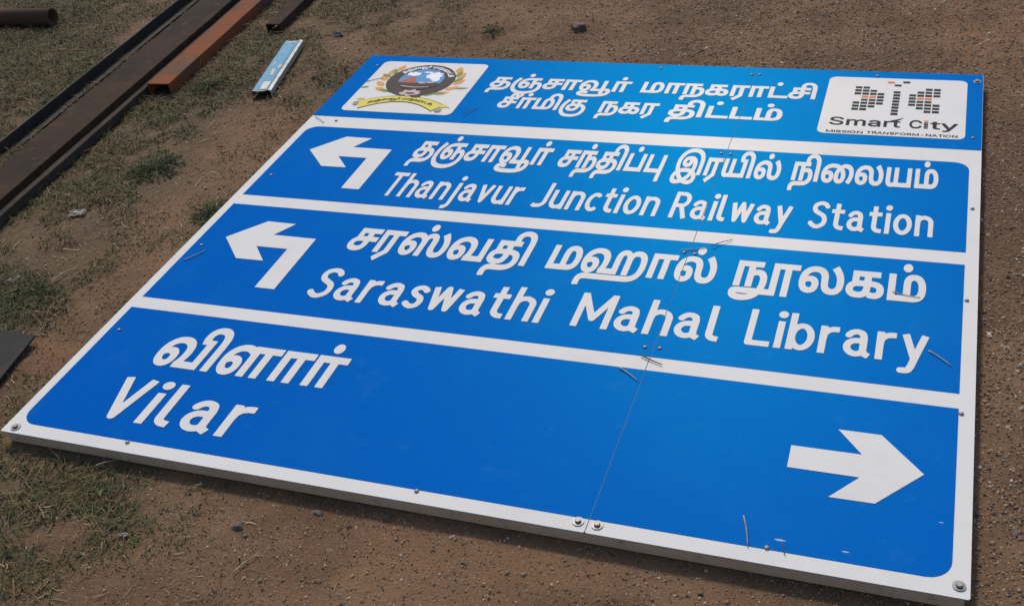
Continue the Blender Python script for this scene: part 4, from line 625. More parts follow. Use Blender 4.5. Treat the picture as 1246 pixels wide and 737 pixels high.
# ------------------------------------------------------------------ grass and dry litter, too many to count
BEAM = lambda x, y: (np.abs(x + .075 * (y - 1.5) * 1.0 + .80) < .09) & (y > 0.0)
def blades(n, seed):
    x, y, r = scatter(n, seed)
    d, g_, dr = fields_big(x, y)
    patch = fbm(x, y, 9.0, 101, 4)
    p = np.clip(d * 1.15 * np.clip((patch - .60 + d * .50) / .14, 0, 1), 0, 1)
    xb = x + .075 * (y - 1.5)
    inb = (xb > -.918) & (xb < -.640) & ((xb < -.732) | (y > 1.66))
    k = (r.random(len(x)) < p) & ~inb & ~INSIDE(x, y, .012)
    x, y, d, g_ = x[k], y[k], d[k], g_[k]
    n = len(x)
    h = np.clip(r.lognormal(math.log(.0105), .5, n) * (.6 + .75 * d), .003, .045)
    w = r.uniform(.0007, .0019, n)
    a = r.uniform(0, 2 * np.pi, n)
    lean = r.uniform(.5, 2.8, n)
    dx, dy = np.cos(a), np.sin(a)
    z0 = ground_z(x, y) - .002
    px, py = -dy, dx
    P = []
    for t, ww, zz in ((0, 1, 0), (.5, .8, .62), (1, .12, 1.0)):
        b = lean * h * t * t
        hz = z0 + h * zz * (1 - .55 * np.clip((lean - .5) / 2, 0, 1) * t)
        for s_ in (-1, 1):
            P.append(np.stack([x + dx * b + s_ * px * w * ww, y + dy * b + s_ * py * w * ww, hz], 1))
    V = np.stack(P, 1)
    f = np.array([(0, 1, 3, 2), (2, 3, 5, 4)])
    gpal = np.array([(.044, .064, .019), (.064, .080, .026), (.034, .052, .016), (.090, .100, .036)])
    dpal = np.array([(.140, .112, .056), (.19, .150, .085), (.105, .084, .044), (.26, .21, .13)])
    gm = r.random(n) < np.clip(.12 + 1.0 * g_ * (.5 + fbm(x, y, 7.0, 55)), 0, .95)
    c = np.where(gm[:, None], gpal[r.choice(4, n, p=[.35, .3, .2, .15])] * 1.0, dpal[r.choice(4, n, p=[.4, .25, .27, .08])] * np.array([.92, .82, .62])) * r.uniform(.75, 1.2, (n, 1))
    return V.reshape(-1, 3), (f[None] + 6 * np.arange(n)[:, None, None]).reshape(-1, 4), np.repeat(c, 6, 0)
bv, bf, bc = blades(1300000, 61)
M['blade'] = mat('grass_blade', (.05, .07, .02), rough=.7, spec=.25, attr='tint')
grass = link('grass', mesh_np('grass', bv, bf, bc), 'blade')
tag(grass, 'short patchy grass, half dry, growing over the soil left of the sign', 'grass', kind='stuff')

def litter(n, seed):
    x, y, r = scatter(n, seed)
    d, g_, dr = fields_big(x, y)
    k = (r.random(len(x)) < np.clip(.12 + d, 0, 1) * np.where(x > .8, .10, 1)) & ~INSIDE(x, y, .03)
    x, y = x[k], y[k]
    n = len(x)
    l = np.clip(r.lognormal(math.log(.009), .55, n), .003, .05)
    w = r.uniform(.0004, .0011, n)
    a = r.uniform(0, 2 * np.pi, n)
    dx, dy = np.cos(a) * l, np.sin(a) * l
    qx, qy = -np.sin(a) * w, np.cos(a) * w
    z = ground_z(x, y) + r.uniform(.001, .005, n)
    t = r.uniform(-.3, .3, n) * l
    bend = r.uniform(-.3, .3, n)
    P = []
    for s_, zz in ((-1, -t), (0, np.abs(t) * .3 + .0006), (1, t)):
        cx = x + dx * s_ + qx * 0 - np.sin(a) * l * bend * (s_ == 0)
        cy = y + dy * s_ + np.cos(a) * l * bend * (s_ == 0)
        for q in (-1, 1):
            P.append(np.stack([cx + qx * q, cy + qy * q, np.maximum(z + zz, ground_z(x, y))], 1))
    V = np.stack(P, 1)
    f = np.array([(0, 1, 3, 2), (2, 3, 5, 4)])
    pal = np.array([(.26, .21, .13), (.16, .12, .075), (.09, .066, .044), (.36, .31, .21)])
    c = pal[r.choice(4, n, p=[.3, .36, .26, .08])] * r.uniform(.8, 1.2, (n, 1))
    return V.reshape(-1, 3), (f[None] + 6 * np.arange(n)[:, None, None]).reshape(-1, 4), np.repeat(c, 6, 0)
lv, lf, lc = litter(42000, 71)
lit = link('straw_litter', mesh_np('straw_litter', lv, lf, lc), 'blade')
tag(lit, 'fine broken straw and leaf litter lying on the soil', 'litter', kind='stuff')

# ------------------------------------------------------------------ the sign
W_, H_ = 2.019, 2.0
ZS = 0.0345                                   # top of the white sheet
ZB, ZL = ZS + 0.0007, ZS + 0.0016             # top of the blue film, top of the letters
sign = thing('direction_sign', (0, 0, 0), 'large square blue and white bilingual direction sign lying face up on the soil', 'road sign')

bm = bmesh.new()
e, tw, zt, zb = 0.007, 0.05, ZS - 0.0052, -0.002
box(bm, e, W_ - e, e, e + tw, zb, zt)
box(bm, e, W_ - e, H_ - e - tw, H_ - e, zb, zt)
box(bm, e, e + tw, e + tw + .0005, H_ - e - tw - .0005, zb, zt)
box(bm, W_ - e - tw, W_ - e, e + tw + .0005, H_ - e - tw - .0005, zb, zt)
for xx in (.68, SEAM):
    box(bm, xx - .025, xx + .025, e + tw + .0005, H_ - e - tw - .0005, zb + .002, zt - .001)
fr = from_bm('frame', bm, 'frame', sign)
bv_ = fr.modifiers.new('edge', 'BEVEL')
bv_.width = .002
bv_.segments = 2
for x0, x1 in ((0, SEAM - .0009), (SEAM + .0009, W_)):
    flat('sheet', [[rrect(x0, 0, x1, H_, .004)]], ZS, .003, 'white', sign)
bm = bmesh.new()
box(bm, SEAM - .0008, SEAM + .0008, .001, H_ - .001, ZS - .003, ZS + .0002)
from_bm('joint_strip', bm, 'seam', sign)

def blue(c, lab):
    tag(flat('blue_field', [[c]], ZB, .0006, 'blue', sign, split=True), lab)
blue(rrect(.0008, 1.534, W_ - .0008, H_ - .0008, .003), 'blue header field across the top of the sign')
blue(rrect(.026, 1.036, W_ - .029, 1.463, .04, 'cd'), 'blue field of the railway station row')
blue(rrect(.026, .522, W_ - .030, .984, 0, ''), 'blue field of the library row')
blue(rrect(.024, .034, W_ - .030, .476, .042, 'ab'), 'blue field of the lowest row')

def text(groups, lab, m='white', z=ZL, t=.0008, parent=sign, split=True, name='lettering'):
    return tag(flat(name, groups, z, t, m, parent, split), lab)

XH1, XH2, XH3, XH4, XH5 = .069, .070, .092, .097, .100
text(lay(TA('த', 'ஞ்', 'ச', 'ா', 'வூ', 'ர்'), .518, .986, 1.791, XH1) + lay(TA('ம', 'ா', 'ந', 'க', 'ர', 'ா', 'ட்', 'ச', ('ி', -.02)), 1.024, 1.556, 1.795, XH1),
     'first white Tamil line of the header')
text(lay(TA('சீ', 'ர்', 'ம', ('ி', -.02), 'கு'), .594, .884, 1.651, XH2) + lay(TA('ந', 'க', 'ர'), .924, 1.107, 1.649, XH2) + lay(TA('த', ('ி', -.02), 'ட்', 'ட', 'ம்'), 1.142, 1.477, 1.648, XH2),
     'second white Tamil line of the header')
text(lay(TA('த', 'ஞ்', 'ச', 'ா', 'வூ', 'ர்'), .445, .867, 1.312, XH3) + lay(TA('ச', 'ந்', 'த', ('ி', -.02), 'ப்', 'பு'), .898, 1.201, 1.312, XH3)
     + lay(TA('இ', 'ர', 'ய', ('ி', -.02), 'ல்'), 1.232, 1.519, 1.314, XH3) + lay(TA('ந', ('ி', -.02), 'ை', 'ல', 'ய', 'ம்'), 1.547, 1.917, 1.319, XH3),
     'white Tamil line naming the railway station')
text(lay(TA('ச', 'ர', 'ஸ்', 'வ', 'த', ('ி', -.02)), .465, .968, .817, XH4) + lay(TA('ம', 'ஹ', 'ா', 'ல்'), 1.022, 1.438, .818, XH4) + lay(TA('நூ', 'ல', 'க', 'ம்'), 1.479, 1.910, .821, XH4),
     'white Tamil line naming the library')
text(lay(TA('வ', ('ி', -.02), 'ள', 'ா', 'ர்'), .207, .694, .284, XH5), 'white Tamil line of the lowest row')
g_ = .088
text(lay(EN('Thanjavur'), .442, .852, 1.086, .130, g_) + lay(EN('Junction'), .892, 1.236, 1.086, .130, g_) + lay(EN('Railway'), 1.270, 1.577, 1.086, .130, g_) + lay(EN('Station'), 1.620, 1.914, 1.088, .130, g_),
     'white English line reading Thanjavur Junction Railway Station')
text(lay(EN('Saraswathi'), .458, 1.079, .594, .131, g_) + lay(EN('Mahal'), 1.150, 1.489, .598, .131, g_) + lay(EN('Library'), 1.546, 1.925, .601, .131, g_),
     'white English line reading Saraswathi Mahal Library')
text(lay(EN('Vilar'), .188, .560, .087, .139, .125), 'white English word Vilar')

ARROW = [(0.104, 1.313), (0.186, 1.406), (0.275, 1.404), (0.238, 1.344), (0.369, 1.343), (0.369, 1.108), (0.312, 1.108), (0.312, 1.285), (0.217, 1.285), (0.272, 1.223), (0.190, 1.222)]
text([[ARROW]], 'white left turn arrow of the station row', name='arrow')
text([[[(x - .003, y - .498) for x, y in ARROW]]], 'white left turn arrow of the library row', name='arrow')
text([[[(1.689, 0.306), (1.821, 0.307), (1.771, 0.369), (1.852, 0.369), (1.934, 0.277), (1.854, 0.184), (1.772, 0.183), (1.822, 0.245), (1.689, 0.245)]]],
     'white arrow pointing right in the lowest row', name='arrow')

# logo panel with the four-winged grid mark
lg = text([[rrect(1.584, 1.587, 1.976, 1.952, .022)]], 'white panel with grid mark and the words Smart City', name='logo_panel')
Z1, Z2, Z3, Z4, Z5 = [ZL + .0004 * k for k in (1, 2, 3, 4, 5)]
dark, oran, gree = [], [], []
cw, ch_, top, pit = .0187, .0138, 1.890, .0202
cell = lambda x, r: [[(x, top - r * pit - ch_), (x + cw, top - r * pit - ch_), (x + cw, top - r * pit), (x, top - r * pit)]]
for cx, rows in ((1.6650, (0, 1, 2, 5, 6, 7)), (1.6868, (0, 1, 2, 3, 4, 5, 6, 7)), (1.7086, (1, 2, 3, 4, 5, 6)), (1.7304, (2, 3, 4, 5)),
                 (1.8190, (2, 3, 4, 5)), (1.8408, (1, 2, 3, 4, 5, 6)), (1.8626, (0, 1, 2, 3, 4, 5, 6, 7)), (1.8850, (0, 1, 2, 5, 6, 7))):
    mid = len(rows) > 4 and 3 in rows
    for r in rows:
        (oran if mid and r == 3 else gree if mid and r == 4 else dark).append(cell(cx, r))
for r in range(8):
    dark.append([[(1.7745, 1.866 - r * .0198 - .0145), (1.7935, 1.866 - r * .0198 - .0145), (1.7935, 1.866 - r * .0198), (1.7745, 1.866 - r * .0198)]])
oran.append([rrect(1.753, 1.917, 1.7735, 1.930, 0)])
dark.append([rrect(1.774, 1.8985, 1.7935, 1.911, 0)])
dark.append([rrect(1.797, 1.921, 1.8165, 1.934, 0)])
ik = 1.829 + .039
dark += [[rrect(1.8675, 1.640 + k * .0098, 1.8785, 1.640 + k * .0098 + .0072, 0)] for k in range(4)]
oran.append([rrect(1.8675, 1.680, 1.8785, 1.6885, 0)])
for nm, cells, m_ in (('dark_cells', dark, 'charcoal'), ('orange_cells', oran, 'orange'), ('green_cells', gree, 'dark_green')):
    for lo_, hi_, y0_, y1_ in ((1.6, 1.75, 1.71, 2), (1.75, 1.8, 1.71, 1.89), (1.80, 1.95, 1.71, 1.9), (1.75, 1.82, 1.89, 2), (1.8, 1.95, 1.6, 1.71)):
        part = [c for c in cells if lo_ <= c[0][0][0] < hi_ and y0_ <= c[0][0][1] < y1_]
        if part:
            text(part, None, m_, Z1, .0004, lg, False, nm)
sm = lay(IN('Smart'), 1.612, 1.806, 1.640, .046) + lay(IN('C'), 1.829, 1.8625, 1.640, .046) + lay(IN('ty'), 1.884, 1.957, 1.640, .046)
sm.append([[(1.772, 1.668), (1.782, 1.673), (1.800, 1.681), (1.813, 1.699), (1.797, 1.688), (1.778, 1.678)]])
text(sm, None, 'charcoal', Z1, .0004, lg, False)
text(lay(IN('MISSION'), 1.609, 1.709, 1.5935, .0135) + lay(IN('TRANSFORM-NATION'), 1.7185, 1.957, 1.5955, .0135), None, 'charcoal', Z1, .0004, lg, False)

# municipal emblem panel
ep = text([[rrect(.076, 1.578, .466, 1.953, .022)]], 'white panel with a round municipal emblem over a yellow ribbon', name='logo_panel')
ECX, ECY = .268, 1.812
def sub(name, groups, m, z, lab=None):
    return text(groups, lab, m, z, .0003, ep, False, name)
def leafy(cx, cy, a, l, w, n=6):
    ca, sa = math.cos(rad(a)), math.sin(rad(a))
    up = [(l * t, w * math.sin(math.pi * t ** .8)) for t in [k / n for k in range(n + 1)]]
    dn = [(l * t, -w * math.sin(math.pi * t ** .8)) for t in [k / n for k in range(n - 1, 0, -1)]]
    return [[(cx + u * ca - v * sa, cy + u * sa + v * ca) for u, v in up + dn]]
sub('outer_leaf', [leafy(ECX + .128 * math.cos(rad(a)), ECY + .128 * math.sin(rad(a)), a + (-68 if a > 90 and a < 270 else 68), .052, .013) for a in (150, 168, 186, 204, 222)], 'leaf_orange', Z1)
sub('outer_leaf', [leafy(ECX + .128 * math.cos(rad(a)), ECY + .128 * math.sin(rad(a)), a + 68, .052, .013) for a in (30, 10, -10, -30, -48)], 'leaf_orange', Z1)
GL = lambda L_: [leafy(ECX + .120 * math.cos(rad(a)), ECY + .120 * math.sin(rad(a)), b, .045, .009) for a, b in L_]
sub('green_leaf', GL(((236, 120), (244, 95), (252, 70), (230, 160))), 'leaf_green', Z2)
sub('green_leaf', GL(((-56, 60), (-64, 30), (-72, 110), (-50, 10))), 'leaf_green', Z2)
sub('green_leaf', GL(((160, 110), (172, 150))), 'leaf_green', Z2)
sub('green_leaf', GL(((18, 80), (-2, 60))), 'leaf_green', Z2)
sub('green_leaf', [leafy(ECX - .165, ECY - .06, 200, .03, .007)], 'leaf_green', Z2)
sub('green_leaf', [leafy(ECX + .14, ECY - .05, 10, .05, .006)], 'leaf_green', Z2)
sub('ring', [[circle(ECX, ECY, .119)]], 'ring', Z3)
sub('sky_disc', [[circle(ECX, ECY + .006, .079, 40)]], 'sky_print', Z4)
wob = lambda cx, cy, r, ry, s_: [[(cx + r * math.cos(2 * math.pi * k / 22) * (1 + .28 * math.sin(3 * k + s_) * math.sin(1.7 * k)), cy + ry * math.sin(2 * math.pi * k / 22) * (1 + .28 * math.sin(2.3 * k + s_))) for k in range(22)]]
sub('cloud', [wob(ECX - .040, ECY + .044, .026, .014, 1), wob(ECX + .038, ECY + .036, .030, .026, 2), wob(ECX + .052, ECY + .008, .012, .018, 4), wob(ECX + .006, ECY + .060, .016, .005, 3)], 'cloud', Z5)
sub('temple_hill', [[[(ECX - .072, ECY - .022), (ECX - .058, ECY + .006), (ECX - .040, ECY + .028), (ECX - .026, ECY + .024), (ECX - .016, ECY - .006), (ECX - .008, ECY - .024)]]], 'brick', Z5 + .0002)
low = [(ECX + .079 * math.cos(rad(a)), ECY + .006 + .079 * math.sin(rad(a))) for a in range(200, 341, 10)]
sub('foreground', [[low + [(ECX + .05, ECY - .010), (ECX + .02, ECY - .018), (ECX - .02, ECY - .021), (ECX - .05, ECY - .017)]]], 'ring', Z5 + .0001)
sub('white_figures', [wob(ECX + .012, ECY - .020, .012, .007, 5), wob(ECX + .040, ECY - .016, .014, .005, 6), [[(ECX - .052, ECY - .046), (ECX, ECY - .053), (ECX + .05, ECY - .047), (ECX + .05, ECY - .050), (ECX, ECY - .058), (ECX - .052, ECY - .051)]]], 'pink', Z5 + .0006)
sub('shell', [wob(ECX + .004, ECY - .097, .038, .022, 2.2)], 'pink', Z5 + .0006)
sub('shell_marks', [wob(ECX + .030, ECY - .118, .018, .009, .4), wob(ECX + .004, ECY - .100, .018, .006, 2)], 'ring', Z5 + .0009)  # dark printed marks on the pink shell and beside it

def along(groups_w, R, a0, a1, h):
    """words bent round the ring's centre, read clockwise"""
    gs = lay(groups_w, 0, 1, 0, h)
    out = []
    for g in gs:
        out.append([[(ECX + (R + y) * math.cos(rad(a0 + (a1 - a0) * x)), ECY + (R + y) * math.sin(rad(a0 + (a1 - a0) * x))) for x, y in c] for c in g])
    return out
WORDS = TA('த', 'ஞ்', 'ச', 'ா', 'வூ', 'ர்') + [' '] + TA('ம', 'ா', 'ந', 'க', 'ர', 'ா', 'ட்', 'ச', ('ி', -.02))
sub('ring_lettering', along(WORDS, .094, 150, 18, .0125), 'cloud', Z4 + .0002)
yt = lambda x: 1.692 - 2.2 * (x - .265) ** 2
yb = lambda x: 1.655 - 3.5 * (x - .265) ** 2
xs_t = [.113 + .304 * k / 24 for k in range(25)]
xs_b = [.134 + .258 * k / 24 for k in range(25)]
sub('ribbon_edge', [[[(x, yt(x) + .0035) for x in xs_t] + [(x, yb(x) - .0035) for x in xs_b[::-1]]]], 'dark_green', Z3)
rb = sub('ribbon', [[[(x, yt(x)) for x in xs_t] + [(x, yb(x)) for x in xs_b[::-1]]], [[(.096, 1.664), (.128, 1.668), (.112, 1.655)]], [[(.410, 1.618), (.418, 1.652), (.449, 1.622), (.432, 1.630)]]], 'yellow', Z4)
sub('ribbon_curl', [wob(.112, 1.628, .010, .014, 1)], 'grey_print', Z5)
sub('ribbon_curl', [wob(.414, 1.604, .013, .012, 2)], 'grey_print', Z5)
bt = lay(WORDS, 0, 1, 0, .011)
sub('ribbon_lettering', [[[(.152 + .226 * x, 1.6665 - 2.7 * ((.152 + .226 * x) - .265) ** 2 + y) for x, y in c] for c in g] for g in bt], 'charcoal', Z5)

# bolts with washers, and small rivets
def bolt_mesh():
    bm = bmesh.new()
    prof = [(.0125, .0), (.0125, .0016), (.0068, .0018), (.0068, .0062), (.0058, .0070), (0, .0072)]
    n = 18
    rings = []
    for r, z in prof[:-1]:
        rings.append([bm.verts.new((r * math.cos(2 * math.pi * k / n), r * math.sin(2 * math.pi * k / n), z)) for k in range(n)])
    for a, b in zip(rings, rings[1:]):
        for i in range(n):
            bm.faces.new((a[i], a[(i + 1) % n], b[(i + 1) % n], b[i]))
    bm.faces.new(rings[-1])
    bmesh.ops.recalc_face_normals(bm, faces=bm.faces)
    me = bpy.data.meshes.new('bolt')
    for k, f in enumerate(bm.faces):
        f.material_index = 1 if k < n * 2 else 0
    bm.to_mesh(me)
    bm.free()
    me.materials.append(M['bolt'])
    me.materials.append(M['washer'])
    return me
def rivet_mesh():
    bm = bmesh.new()
    bmesh.ops.create_uvsphere(bm, u_segments=12, v_segments=8, radius=1)
    for v in bm.verts:
        v.co = Vector((v.co.x * .0050, v.co.y * .0050, max(v.co.z, -.1) * .0030))
    me = bpy.data.meshes.new('rivet')
    bm.to_mesh(me)
    bm.free()
    for p in me.polygons:
        p.use_smooth = True
    me.materials.append(M['bolt'])
    return me
bolt_me, rivet_me = bolt_mesh(), rivet_mesh()
for x, y in ((.030, .017), (1.339, .023), (1.376, .022), (2.001, .025), (2.002, 1.950)):
    o = link('bolt', bolt_me, None, sign)
    o.location = (x, y, ZB + .0002)
    o.scale = (.88, .88, .88)
    o.rotation_euler = (0, 0, x * 9)
for x, y in ((.324, .028), (1.007, .030), (1.683, .037), (1.994, .461), (1.996, .843), (2.001, 1.233), (1.996, 1.600), (1.339, .552), (1.372, .554), (1.344, 1.436), (1.371, 1.434),
             (1.346, .933), (1.373, .930), (1.346, 1.946), (1.371, 1.948), (.052, .382), (.052, .767), (.058, 1.915), (.058, 1.15), (1.052, 1.968), (1.72, 1.965), (.10, 1.505)):
    o = link('rivet', rivet_me, None, sign)
    o.location = (x, y, ZL)
for x, y, s_ in ((1.702, .060, .009), (1.815, .058, .006), (1.968, .163, .004)):
    bm = bmesh.new()
    pts = wob(x, y, s_, s_ * .28, x * 40)[0]
    vs_ = [bm.verts.new((px_, py_, ZB + .0004)) for px_, py_ in pts]
    bm.faces.new(vs_)
    r = bmesh.ops.extrude_face_region(bm, geom=bm.faces[:])
    for v in [q for q in r['geom'] if isinstance(q, bmesh.types.BMVert)]:
        v.co.z -= .0003
    from_bm('scuff_mark', bm, 'residue', sign)

# ------------------------------------------------------------------ steel lying left of the sign
SL = math.atan(.075)
def steel(name, x15, y0, label, cat, group=None):
    """a thing lying along the common direction; x15 = its x where y is 1.5, y0 = near end"""
    return thing(name, (x15 - .075 * (y0 - 1.5), y0, 0), label, cat, group, SL)
def soften(o, w=.0025):
    b = o.modifiers.new('edge', 'BEVEL')
    b.width = w
    b.segments = 2
    b.limit_method = 'ANGLE'
    b.angle_limit = rad(40)
def jitter(o, amp, seed):
    r = random.Random(seed)
    for v in o.data.vertices:
        v.co.x += r.uniform(-amp, amp)
        v.co.z += r.uniform(-amp, amp) * .5

def ibeam(w, h, tf, tw):
    return [(0, 0), (w, 0), (w, tf), (w / 2 + tw / 2, tf), (w / 2 + tw / 2, h - tf), (w, h - tf), (w, h), (0, h), (0, h - tf), (w / 2 - tw / 2, h - tf), (w / 2 - tw / 2, tf), (0, tf)]
def channel(w, h, t):
    return [(0, 0), (t, 0), (t, h - t), (w - t, h - t), (w - t, 0), (w, 0), (w, h), (0, h)]
def rtube(w, h):
    return [(0, 0), (w, 0), (w, h), (0, h)]

t = steel('steel_beam', -.911, .15, 'wide brown rusted steel beam, broadest of the steel pieces left of the sign', 'steel beam')
bm = bmesh.new(); prism(bm, channel(.147, .055, .007), 0, 4.2, 30)
o = from_bm('beam_body', bm, 'brown_steel', t); jitter(o, .0012, 1); soften(o, .002)
t = steel('steel_bar', -.763, .12, 'long narrow dark grey steel bar lying tight beside the wide brown beam', 'steel bar')
bm = bmesh.new(); prism(bm, rtube(.026, .032), 0, 4.1, 30)
o = from_bm('bar_body', bm, 'dark_steel', t); jitter(o, .0008, 2); soften(o, .003)
t = steel('steel_channel', -.736, 1.69, 'rusty orange steel channel with its open end facing the camera', 'steel channel')
bm = bmesh.new(); prism(bm, channel(.089, .042, .005), 0, 2.4, 20)
o = from_bm('channel_body', bm, 'orange_rust', t); jitter(o, .0008, 3); soften(o, .002)
t = steel('steel_angle', -1.047, .6, 'thin black steel angle half hidden in grass behind the wide brown beam', 'steel angle')
bm = bmesh.new(); prism(bm, [(0, 0), (.040, 0), (.040, .005), (.006, .005), (.006, .042), (0, .042)], 0, 3.4, 20)
o = from_bm('angle_body', bm, 'black_steel', t); jitter(o, .0015, 4)
t = steel('short_channel', -.522, 2.25, 'dark brown steel channel in grass, behind the small blue offcut', 'steel channel')
bm = bmesh.new(); prism(bm, channel(.060, .034, .004), 0, 1.2, 10)
o = from_bm('channel_body', bm, 'brown_steel', t); jitter(o, .0008, 5); soften(o, .002)

# rusty pipe in the far left corner
t = thing('rusty_pipe', (-1.625, 2.276, .034), 'short reddish rusty pipe with open end lying in grass', 'pipe')
t.rotation_euler = (0, 0, rad(-177))
bm = bmesh.new()
n, L_, ro, ri = 28, 1.3, .036, .030
rings = []
for r_, x_ in ((ri, .30), (ri, 0), (ro, 0), (ro, L_ * .33), (ro, L_ * .66), (ro, L_), (ri, L_), (ri, L_ - .3)):
    rings.append([bm.verts.new((x_, r_ * math.cos(2 * math.pi * k / n), r_ * math.sin(2 * math.pi * k / n))) for k in range(n)])
for a, b in zip(rings, rings[1:]):
    for i in range(n):
        bm.faces.new((a[i], a[(i + 1) % n], b[(i + 1) % n], b[i]))
bm.faces.new(rings[0]); bm.faces.new(rings[-1])
from_bm('pipe_body', bm, 'pipe_rust', t, True)

# blue offcut
p0, p1 = Vector((-.297, 1.709, 0)), Vector((-.389, 2.127, 0))
dv = p1 - p0
t = thing('aluminium_offcut', (p0.x, p0.y, .004), 'small light blue offcut strip with silver folded edge and worn film', 'metal offcut', rz=math.atan2(dv.y, dv.x) - math.pi / 2)
Ld = dv.length
bm = bmesh.new()
w2 = .036
prism(bm, [(-w2, 0), (-w2 + .002, 0), (-w2 + .002, .018), (-w2 + .008, .026), (-.012, .022), (.012, .022), (w2 - .010, .026), (w2 - .002, .022), (w2 - .002, 0), (w2, 0), (w2, .024), (w2 - .009, .0285), (.012, .0245), (-.012, .0245), (-w2 + .007, .0285), (-w2, .020)], 0, Ld, 14)
o = from_bm('profile_body', bm, 'aluminium', t); jitter(o, .0004, 8); t.scale = (1, 1, .8)
bm = bmesh.new()
prof = [(-w2 + .0005, .0215), (-w2 + .0075, .0297), (-.012, .0258), (.012, .0258), (w2 - .012, .0292)]
rows = []
for k in range(15):
    y = .004 + (Ld - .008) * k / 14
    rows.append([bm.verts.new((x + (random.uniform(-.001, .001) if i in (0, 4) else 0), y, z)) for i, (x, z) in enumerate(prof)])
for a, b in zip(rows, rows[1:]):
    for i in range(4):
        bm.faces.new((a[i], a[i + 1], b[i + 1], b[i]))
r = bmesh.ops.extrude_face_region(bm, geom=bm.faces[:])
for v in [q for q in r['geom'] if isinstance(q, bmesh.types.BMVert)]:
    v.co.z += .0006
from_bm('blue_film', bm, 'offcut_blue', t)
def patch(x, y, w, h, a, m, nm):
    bm = bmesh.new()
    box(bm, -w / 2, w / 2, -h / 2, h / 2, 0, .0006)
    o = from_bm(nm, bm, m, t)
    o.location = (x, y, .0272)
    o.rotation_euler = (0, 0, a)
    return o
patch(.006, .040, .026, .060, .05, 'sticker', 'sticker')
patch(.000, .150, .012, .055, .12, 'paper', 'film_tear')
patch(.012, .195, .010, .030, -.1, 'paper', 'film_tear')
patch(-.016, .225, .008, .032, .2, 'paper', 'film_tear')
patch(.000, Ld - .018, .040, .010, .05, 'paper', 'film_tear')

# dark sheet at the left edge of the picture
t = thing('dark_sheet', (-.183, .330, 0), 'dark grey flat sheet corner lying at the left edge', 'metal sheet')
bm = bmesh.new()
vs_ = [bm.verts.new((x, y, .012)) for x, y in ((0, .01), (.03, -.17), (-.10, -.60), (-.75, -.42), (-.62, .05))]
bm.faces.new(vs_)
r = bmesh.ops.extrude_face_region(bm, geom=bm.faces[:])
for v in [q for q in r['geom'] if isinstance(q, bmesh.types.BMVert)]:
    v.co.z += .005
o = from_bm('sheet_body', bm, 'slate', t)

# ------------------------------------------------------------------ small things on the ground
def gz1(x, y):
    return float(ground_z(np.array([x]), np.array([y]))[0])
def rock(x, y, s_, label, m='stone', flatn=.6, seed=0, name='stone', cat='stone', group=None):
    bm = bmesh.new()
    bmesh.ops.create_icosphere(bm, subdivisions=3, radius=s_)
    r = random.Random(seed)
    ph = [r.uniform(0, 6) for _ in range(6)]
    for v in bm.verts:
        d = v.co.normalized()
        k = 1 + .16 * math.sin(3 * d.x + ph[0]) + .14 * math.sin(4 * d.y + ph[1]) + .12 * math.sin(5 * d.z + ph[2]) + .05 * math.sin(11 * d.x + 9 * d.y + ph[3])
        v.co = Vector((v.co.x * k * 1.2, v.co.y * k * .9, v.co.z * k * flatn))
    o = from_bm(name, bm, m)
    x, y = gp(x, y)
    o.location = (x, y, gz1(x, y) + s_ * flatn * .35)
    o.rotation_euler = (0, 0, r.uniform(0, 6))
    return tag(o, label, cat, group)
rock(.645, 2.405, .026, 'dark brown egg-sized stone on gravel beyond the top edge of the sign', seed=1)
rock(2.098, .225, .008, 'brown pebble on the gravel right of the lower right sign corner', 'stone', .6, 2)
rock(.655, -.092, .011, 'small dark flat stone on the soil in front of the sign', 'stone', .5, 3)
rock(.945, .0, .009, 'small brown clod at the foot of the front frame', 'stone', .6, 4)
rock(2.165, .95, .010, 'small brown pebble on gravel beside the right edge of the sign', 'stone', .6, 5)
rock(.80, -.02, .008, 'tiny brown pebble near the middle of the front frame', 'stone', .6, 6)

def scrap(x, y, w, h, a, label, m, name, cat, seed):
    r = random.Random(seed)
    bm = bmesh.new()
    n = 5
    g = [[bm.verts.new(((i / n - .5) * w + r.uniform(-.06, .06) * w, (j / n - .5) * h + r.uniform(-.06, .06) * h, .004 + r.uniform(0, .30) * min(w, h))) for i in range(n + 1)] for j in range(n + 1)]
    for j in range(n):
        for i in range(n):
            bm.faces.new((g[j][i], g[j][i + 1], g[j + 1][i + 1], g[j + 1][i]))
    bmesh.ops.solidify(bm, geom=bm.faces[:], thickness=.0008)
    o = from_bm(name, bm, m)
    x, y = gp(x, y)
    o.location = (x, y, gz1(x, y) + .002)
    o.rotation_euler = (0, 0, a)
    return tag(o, label, cat)
scrap(-.511, .935, .050, .030, .4, 'crumpled off-white scrap on grass below the steel bar', 'paper', 'paper_scrap', 'scrap', 1)
scrap(-.468, .590, .032, .018, 1.0, 'pale crumpled scrap on green grass near the left edge', 'paper', 'paper_scrap', 'scrap', 2)
scrap(.428, -.166, .018, .009, .1, 'thin white fleck on grass in front of the sign', 'paper', 'paper_scrap', 'scrap', 3)
scrap(-.285, 2.279, .035, .024, .2, 'small dull blue plastic scrap on soil right of the offcut', 'blue_plastic', 'plastic_scrap', 'scrap', 4)
scrap(-.62, 1.03, .016, .012, .2, 'tiny white scrap in the shadow of the steel bar', 'paper', 'paper_scrap', 'scrap', 5)

